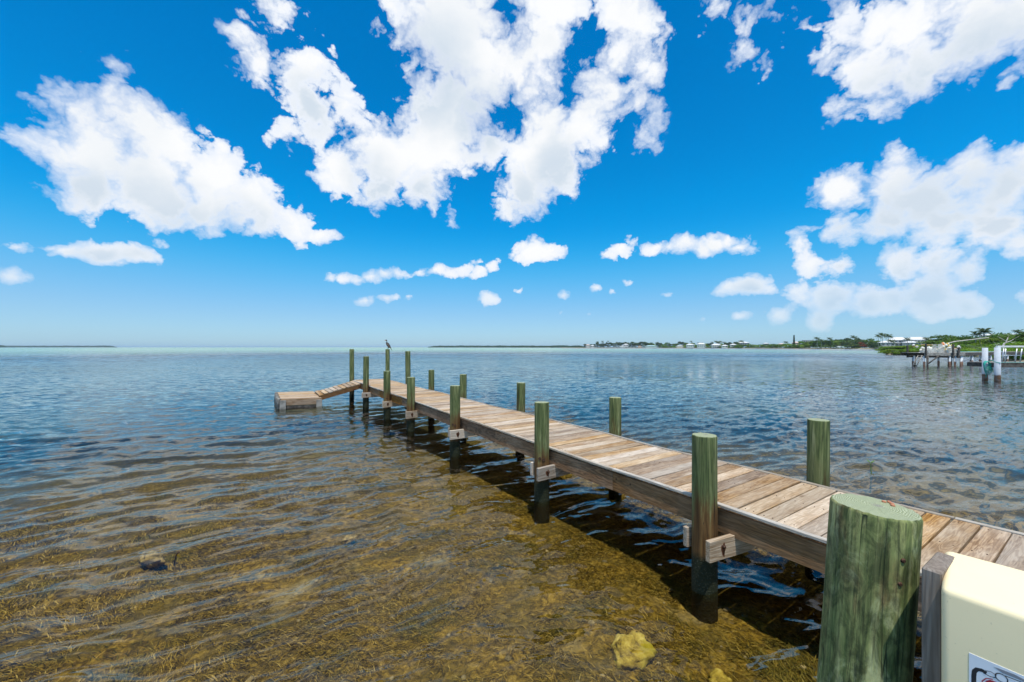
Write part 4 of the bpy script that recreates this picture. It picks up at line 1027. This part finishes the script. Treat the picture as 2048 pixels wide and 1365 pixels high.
house(1280, 692, 6, 696, 840, 'small orange walled hut on the distant waterline', M_WALLP, M_ROOFP, nwin=1)
# low waterfront dock under the hedge and a boat canopy
def low_dock(p0, p1, d, label):
    e = empty('waterfront_dock', (GX(p0,d), d-3, 0), 0, label=label, cat='dock'); L_ = GX(p1,d)-GX(p0,d)
    MB().box(0, L_, -1, 1, 1.35, 1.6).build('deck', M_GREYWOOD, e)
    for i in range(14): MB().box(i*L_/13-.15, i*L_/13+.15, -1.1, -.8, -1, 1.95).build('post', M_GREYWOOD, e)
low_dock(1507, 1552, 590, 'low grey dock along the foot of the middle shore hedge')
def canopy():
    d = 436; e = empty('boat_canopy', (GX(1681,d), d, 0), 0, label='small white boat canopy on posts below the yellow green tree', cat='canopy')
    mb = MB(); P = [(-2.6+i*.65, 0, 3.2-.12*(i-4)**2*.35) for i in range(9)]
    vs = [(x, y, z) for x, _, z in P for y in (-2, 2)]; vs += [(x, y, z-.12) for x, _, z in P for y in (-2, 2)]
    k = 18; fs = [[2*i, 2*i+2, 2*i+3, 2*i+1] for i in range(8)]+[[k+2*i+1, k+2*i+3, k+2*i+2, k+2*i] for i in range(8)]+[[2*i, k+2*i, k+2*i+2, 2*i+2] for i in range(8)]
    mb.add(vs, fs); mb.build('cover', M_ROOFW, e)
    for x in (-2.3, 2.3):
        for y in (-1.8, 1.8): MB().box(x-.1, x+.1, y-.1, y+.1, -1, 2.7).build('post', M_WHITEPAINT, e)
canopy()

# ------------------------------------------------------------------ old dock with floats and traps
def mat_banded(name, low, high, z0, z1):
    m, n, out = material(name); P = n.new('ShaderNodeNewGeometry').outputs['Position']; z = n.sep(P)[2]; a = n.noise(P, 6, 4, .6)
    zz = n.m('ADD', z, n.m('MULTIPLY', n.m('SUBTRACT', a, .5), .25)); c = n.mix(n.smooth(zz, z0, z1), low, high)
    principled(n, out, n.mix(n.smooth(a,.45,.7,0,.3), c, tuple(q*.6 for q in high)), .7); return m
M_PVC = mat_banded('white_pile_sleeve', (.20,.10,.055), (.62,.64,.66), .42, .55)
def old_dock():
    d = 43.6; x0 = GX(1849, d); w_ = GX(1929, d)-x0; zt = 1.47
    e = empty('old_dock', (x0+w_/2, d+1.3, 0), 0, label='dark old dock on white sleeved piles, heaped with floats, right of the bay', cat='dock')
    def B(name, a, b, c, dd, z0, z1, m=M_DARKWOOD, ch=.01): return MB().box(a-w_/2, b-w_/2, c-1.3, dd-1.3, z0, z1, ch).build(name, m, e)
    for i in range(18): B('plank', i*w_/18, (i+.93)*w_/18, 0, 2.6, zt-.05, zt, M_GREYWOOD, .005)
    B('rim_beam', -.05, w_+.05, -.06, -.005, zt-.34, zt-.03, M_GREYWOOD); B('rim_beam', -.05, w_+.05, 2.605, 2.66, zt-.34, zt-.03)
    B('lower_beam', .5, w_-.3, .10, .25, zt-.55, zt-.36); B('lower_beam', .5, w_-.3, 2.2, 2.35, zt-.55, zt-.36)
    for x, y in ((.05,.08),(2.85,.08),(3.45,.1),(3.65,.9),(4.1,.1),(.5,1.6),(.85,1.9),(1.15,2.4),(4.1,2.4)):
        MB().tube([(x-w_/2,y-1.3,-1.3),(x-w_/2,y-1.3,zt-.36)], .10, 12).build('pile', M_PVC, e)
    for x, y, h in ((-.02,-.17,.98),(.62,2.5,.82),(2.95,-.17,.95),(3.5,-.17,.25),(3.9,2.5,.98),(4.35,.5,.9)):
        B('post', x-.07, x+.07, y-.07, y+.07, zt-.6, zt+h)
    MB().tube([(.28-w_/2,-1.35,-.9),(.28-w_/2,-1.35,zt-.34)], .085, 8).build('dark_pile', M_DARKWOOD, e)
    MB().tube([(.30-w_/2,-1.42,.28),(1.5-w_/2,-1.42,zt-.30)], .06, 6).build('brace', M_DARKWOOD, e)
    for q in (0, .42): MB().tube([(-.95-w_/2,-1.2+q,-.3),(-.15-w_/2,-1.2+q,zt-.3)], .05, 6).build('ladder_rail', M_GREYWOOD, e)
    for i in range(5): t = .3+i*.17; MB().tube([(-.95+.8*t-w_/2,-1.2,-.3+(zt)*t),(-.95+.8*t-w_/2,-.78,-.3+zt*t)], .03, 6).build('ladder_rung', M_GREYWOOD, e)
    # walkway to the shore
    A = Vector((x0+w_, d+1.9, 0)); Bp = Vector((GX(2035, 56), 56, 0)); dv = (Bp-A); ln = dv.length
    wk = empty('walkway', A, math.atan2(dv.y, dv.x), label='long dark walkway joining the old dock to the mangrove shore', cat='walkway')
    MB().box(0.02, ln, -.55, .55, zt-.06, zt-.01).build('deck', M_GREYWOOD, wk)
    for y in (-.6, .56): MB().box(.02, ln, y, y+.04, zt-.40, zt-.08).build('side_beam', M_DARKWOOD, wk)
    for i in range(1, 8):
        for y in (-.45, .45): MB().tube([(i*ln/8,y,-1.3),(i*ln/8,y,zt-.08)], .10, 10).build('pile', M_PVC, wk)
    mb = MB().tube([(.5,.0,zt+.05),(ln*.75,.0,zt+.05)], .035, 6).build('pipe', mat_simple('teal_pipe', (.30,.55,.52), .5, .1, 3), wk)
    # ---- heap on the dock
    wf = mat_simple('float_white', (.78,.76,.68), .6, .12, 6); of = mat_simple('float_orange', (.75,.26,.08), .6, .15, 6); yf = mat_simple('float_yellow', (.75,.52,.10), .6, .15, 6)
    def float_me(m2, k):
        mb = MB(); N_ = 7; mb.tube([(0,0,-.14+.28*i/(N_-1)) for i in range(N_)], [.05,.10,.13,.135,.13,.10,.045], 10)
        for f in range(len(mb.f)):
            zc = sum(mb.v[i][2] for i in mb.f[f])/len(mb.f[f]); mb.mi[f] = 1 if zc < (-.02 if k else .04) else 0
        mb.tube([(0,0,-.22),(0,0,-.13)], .018, 6, 0); return mb.mesh('float', [wf, m2])
    FM = [float_me(of, 0), float_me(of, 1), float_me(yf, 1), float_me(wf, 0)]
    spots = [(.45,2.42-.0,zt+.72),(.95,2.4,zt+.62),(1.35,2.35,zt+.52),(1.55,2.3,zt+.48)]
    for i in range(34):
        if i < 10: x = .35+i*.30+random.uniform(-.05,.05); y = 1.3+random.uniform(-.2,.4); z = zt+.78-.45*math.sin(i/9*2.2)+random.uniform(-.04,.04); 
        else:
            x = 3.15+random.uniform(0,1.35); y = .35+random.random()*1.2; z = zt+.15+random.random()*.85*(1-abs(x-3.8)/1.4)+.15
        lb = 'white and orange float strung on a line over the old dock' if i < 10 else 'white and orange float in the tall pile on the old dock'
        o = link('float', random.choice(FM), None, (x0+x, d+y, z), (random.uniform(0,3), random.uniform(0,3), 0)); tag(o, lb, 'float', 'floats strung over the old dock' if i < 10 else 'floats piled at the right of the old dock')
    # line the first floats hang on
    mb = MB(); mb.tube([(x0+.05, d+1.35, zt+.9),(x0+1.0, d+1.35, zt+.55),(x0+2.1, d+1.4, zt+.36),(x0+3.0, d+1.35, zt+.72),(x0+3.6, d+1.0, zt+1.0)], .014, 5)
    tag(mb.build('float_line', M_GREYWOOD), 'sagging line that carries the floats over the old dock', 'rope')
    # support frame under the pile of floats (stack of wire traps)
    wm = mat_simple('trap_wire_pale', (.78,.76,.70), .7, .2, 12)
    def trap(x, y, z, sx, sz, label, open_=False):
        e2 = empty('fish_trap', (x, y, z), random.uniform(-.1,.1), label=label, cat='trap', group='traps stacked on the old dock')
        mb = MB()
        for u_ in np.linspace(-sx/2, sx/2, 7):
            mb.box(u_-.012,u_+.012,-.32,-.30,0,sz); mb.box(u_-.012,u_+.012,.30,.32,0,sz); mb.box(u_-.012,u_+.012,-.3,.3,sz-.02,sz)
        for z_ in np.linspace(0, sz, 4):
            mb.box(-sx/2,sx/2,-.335,-.322,z_-.015,z_+.015); mb.box(-sx/2,sx/2,.322,.335,z_-.015,z_+.015)
        mb.build('slats', wm, e2); MB().box(-sx/2+.03,sx/2-.03,-.27,.27,.02,sz*.45).build('netting', mat_simple('pale_netting', (.62,.60,.54), .9, .3, 20), e2)
    trap(x0+1.35, d+.9, zt, .55, .42, 'open white crate with dark gaps on the old dock')
    trap(x0+1.95, d+1.0, zt, .6, .45, 'pale slatted trap in the middle of the old dock')
    trap(x0+2.5, d+.9, zt, .6, .55, 'pale slatted trap left of the float pile')
    trap(x0+2.45, d+1.0, zt+.56, .5, .35, 'pale trap lying on top of another on the old dock')
    trap(x0+3.45, d+.9, zt, .7, .50, 'pale trap under the left half of the float pile')
    trap(x0+4.1, d+.9, zt, .6, .45, 'pale trap under the right half of the float pile')
    # net heap
    mb = MB(); import bmesh; bm = bmesh.new(); bmesh.ops.create_icosphere(bm, subdivisions=4, radius=1)
    for v in bm.verts:
        p = v.co.copy(); k = 1+.35*mnoise.fractal(p*2.2, 1, 2, 5); v.co = Vector((p.x*.85*k, p.y*.6*k, max(0, p.z)*.60*k))
    me = bpy.data.meshes.new('net_heap'); bm.to_mesh(me); bm.free(); me.materials.append(mat_simple('white_net', (.72,.70,.64), .9, .25, 14, bump=.5))
    tag(link('net_heap', me, None, (x0+2.35, d+1.8, zt)), 'heap of whitish net behind the traps on the old dock', 'net')
    # tilted plank and spar
    tag(MB().tube([(0,0,0),(1.3,0,-.03)], .06, 6).build('loose_board', mat_simple('orange_board', (.42,.24,.10), .8, .3, 4), None, (x0+.85, d+1.2, zt+.86)), 'short brown board lying across the floats of the old dock', 'board')
    tag(MB().tube([(x0+3.2,d+1.6,zt+.80),(x0+5.6,d+2.0,zt+1.25),(GX(1986,d+2), d+2.4, GZ(675.5,d+2))], [.05,.06,.045], 8).build('spar', M_PALE_BARK), 'long pale spar slanting up to the right from the float pile', 'pole')
    mb = MB()
    for a, b in (((GX(1946,46),46,GZ(674,46)),(GX(1965,46),46,GZ(700,46))),((GX(1950,46),46,GZ(669,46)),(GX(1946,46),46,GZ(676,46)))):
        pass
    for k, (pa, ya, pb, yb) in enumerate(((1930,691,1958,698),(1930,690,1975,694),(1958,675,1964,699),(1975,677,1986,690),(1938,690,1968,703))):
        p, q = Vector((GX(pa,46),46,GZ(ya,46))), Vector((GX(pb,46.5),46.5,GZ(yb,46.5))); md = (p+q)/2-Vector((0,0,.12)); mb.tube([p, md, q], .014, 5)
    tag(mb.build('rigging', M_GREYWOOD), 'thin slack lines hanging from the pale spar', 'rope')
old_dock()

# ------------------------------------------------------------------ dead branching tree near the walkway
def dead_tree():
    d = 57; e = empty('bare_tree', (GX(2003,d), d, .3), 0, label='bare pale dead tree spreading over the walkway end', cat='tree')
    rr = random.Random(4); ox = GX(2003,d)
    def br(pts, r, name='branch'):
        P = [Vector((GX(a,d)-ox, rr.uniform(-.4,.4), GZ(b,d)-.3)) for a, b in pts]; MB().tube(P, [r*(1-.7*i/(len(P)-1)) for i in range(len(P))], 7).build(name, M_PALE_BARK, e)
    br([(2003,716),(2003,703),(2004,694),(2008,683),(2010,676)], .13, 'trunk')
    br([(2004,692),(2014,687),(2024,683),(2031,679)], .08); br([(2008,683),(2000,676),(1992,673)], .06); br([(2010,677),(2013,671),(2009,668)], .05)
    br([(2024,683),(2029,686),(2036,684)], .04); br([(2004,690),(1994,688),(1984,691)], .05); br([(2003,697),(2020,694),(2045,693)], .06); br([(2031,679),(2033,673)], .035); br([(1994,688),(1988,683)], .03)
dead_tree()

# ------------------------------------------------------------------ near right dock: white pilings, rail, green rope
def white_dock():
    M_TEAL = mat_simple('teal_rope', (.03,.32,.26), .7, .25, 20); M_ALU = mat_simple('aluminium', (.55,.57,.60), .35, .05, 4, .6)
    xa, ya = GX(1970,25.4), 25.4; xb, yb = GX(1995,24.6), 24.6; zt = 1.12
    e = empty('white_dock', (xb+2.5, 25.5, 0), 0, label='nearer dock at the right edge with thick white pilings and a metal rail', cat='dock'); ox, oy = xb+2.5, 25.5
    def T(name, path, r, m, n_=12): return MB().tube([(x-ox, y-oy, z) for x, y, z in path], r, n_).build(name, m, e)
    M_WP = mat_banded('white_piling', (.16,.08,.04), (.50,.53,.57), .30, .42)
    T('piling', [(xa,ya,-1.4),(xa,ya,2.04)], .13, M_WP, 20); T('piling', [(xb,yb,-1.4),(xb,yb,2.06)], .14, M_WP, 20)
    T('piling', [(xb+5,yb,-1.4),(xb+5,yb,2.06)], .14, M_WP, 20); T('piling', [(xa+5,ya+1.2,-1.4),(xa+5,ya+1.2,1.9)], .13, M_WP, 20)
    def B(name, x0, x1, y0, y1, z0, z1, m, ch=.006): return MB().box(x0-ox, x1-ox, y0-oy, y1-oy, z0, z1, ch).build(name, m, e)
    B('top_rail', xb-.05, xb+6, yb-.06, yb+.06, 2.065, 2.17, M_WHITEPAINT)
    for i in range(40): B('plank', xa+.15+i*.15, xa+.285+i*.15, yb+.18, ya+1.1, zt-.04, zt, M_GREYWOOD, .004)
    B('side_beam', xb+.16, xb+6, yb+.12, yb+.165, zt-.30, zt-.045, M_DARKWOOD); B('side_beam', xa+.15, xb+6, ya+1.105, ya+1.15, zt-.30, zt-.045, M_DARKWOOD)
    B('cross_beam', xa+.10, xa+.16, yb+.17, ya+1.1, zt-.30, zt-.045, M_DARKWOOD)
    B('lower_beam', xa+.2, xb-.16+.8, ya-.03, ya+.05, zt-.52, zt-.32, M_DARKWOOD)
    B('teal_edge', xb+.16, xb+6, yb+.10, yb+.175, zt+.003, zt+.028, mat_simple('teal_trim', (.25,.55,.48), .5, .1, 3))
    for px, lx in ((2004,0.05),(2010,.02),(2030,.06),(2040,.06)):
        x = GX(px, 25); T('rail_post', [(x,25.0,zt+.002),(x+lx*2,25.0,1.98)], .028, M_ALU, 8)
    T('rail', [(GX(2004,25),25.0,1.56),(GX(2041,25),25.0,1.56)], .022, M_ALU, 8)
    # rope coils hang from the left piling: rests on it, a thing of its own
    mb = MB()
    for k in range(6):
        n_ = 16; P = []
        for i in range(n_+1):
            t = i/n_*math.pi*2; P.append((xa-.15+.17*math.cos(t)*(1+.08*k)+k*.01, ya-.17-.015*k, zt-.12+(.20+.04*k)*math.sin(t)-.05*k))
        mb.tube(P, .017, 6, caps=False)
    mb.tube([(xa-.1,ya-.2,zt+.05),(xa+.25,ya-.2,zt+.12),(xb-.2,yb-.02,zt+.05),(xb,yb-.17,zt-.02)], .02, 6)
    mb.tube([(xa-.12,ya-.17,zt-.5),(xa-.14,ya-.17,zt-.95)], .02, 6); mb.tube([(xa+.34,ya-.16,zt-.42),(xa+.24,ya-.16,zt-.62),(xa+.06,ya-.17,zt-.72),(xa-.05,ya-.17,zt-.5)], .013, 6)
    tag(mb.build('rope_coil', M_TEAL), 'teal green rope coiled and hanging on the left white piling', 'rope')
white_dock()

# ------------------------------------------------------------------ sea air
def haze():
    m = bpy.data.materials.new('haze_air'); m.use_nodes = True; m.node_tree.nodes.clear(); n = N(m.node_tree); out = n.new('ShaderNodeOutputMaterial')
    v = n.new('ShaderNodeVolumePrincipled'); v.inputs['Color'].default_value = (.62, .80, .95, 1); v.inputs['Density'].default_value = .00008
    n.l.new(v.outputs[0], out.inputs['Volume'])
    o = MB().box(-26000, 26000, -60, 26000, -4.2, 32).build('haze', m); tag(o, 'thin pale sea air', 'haze', kind='stuff')
haze()
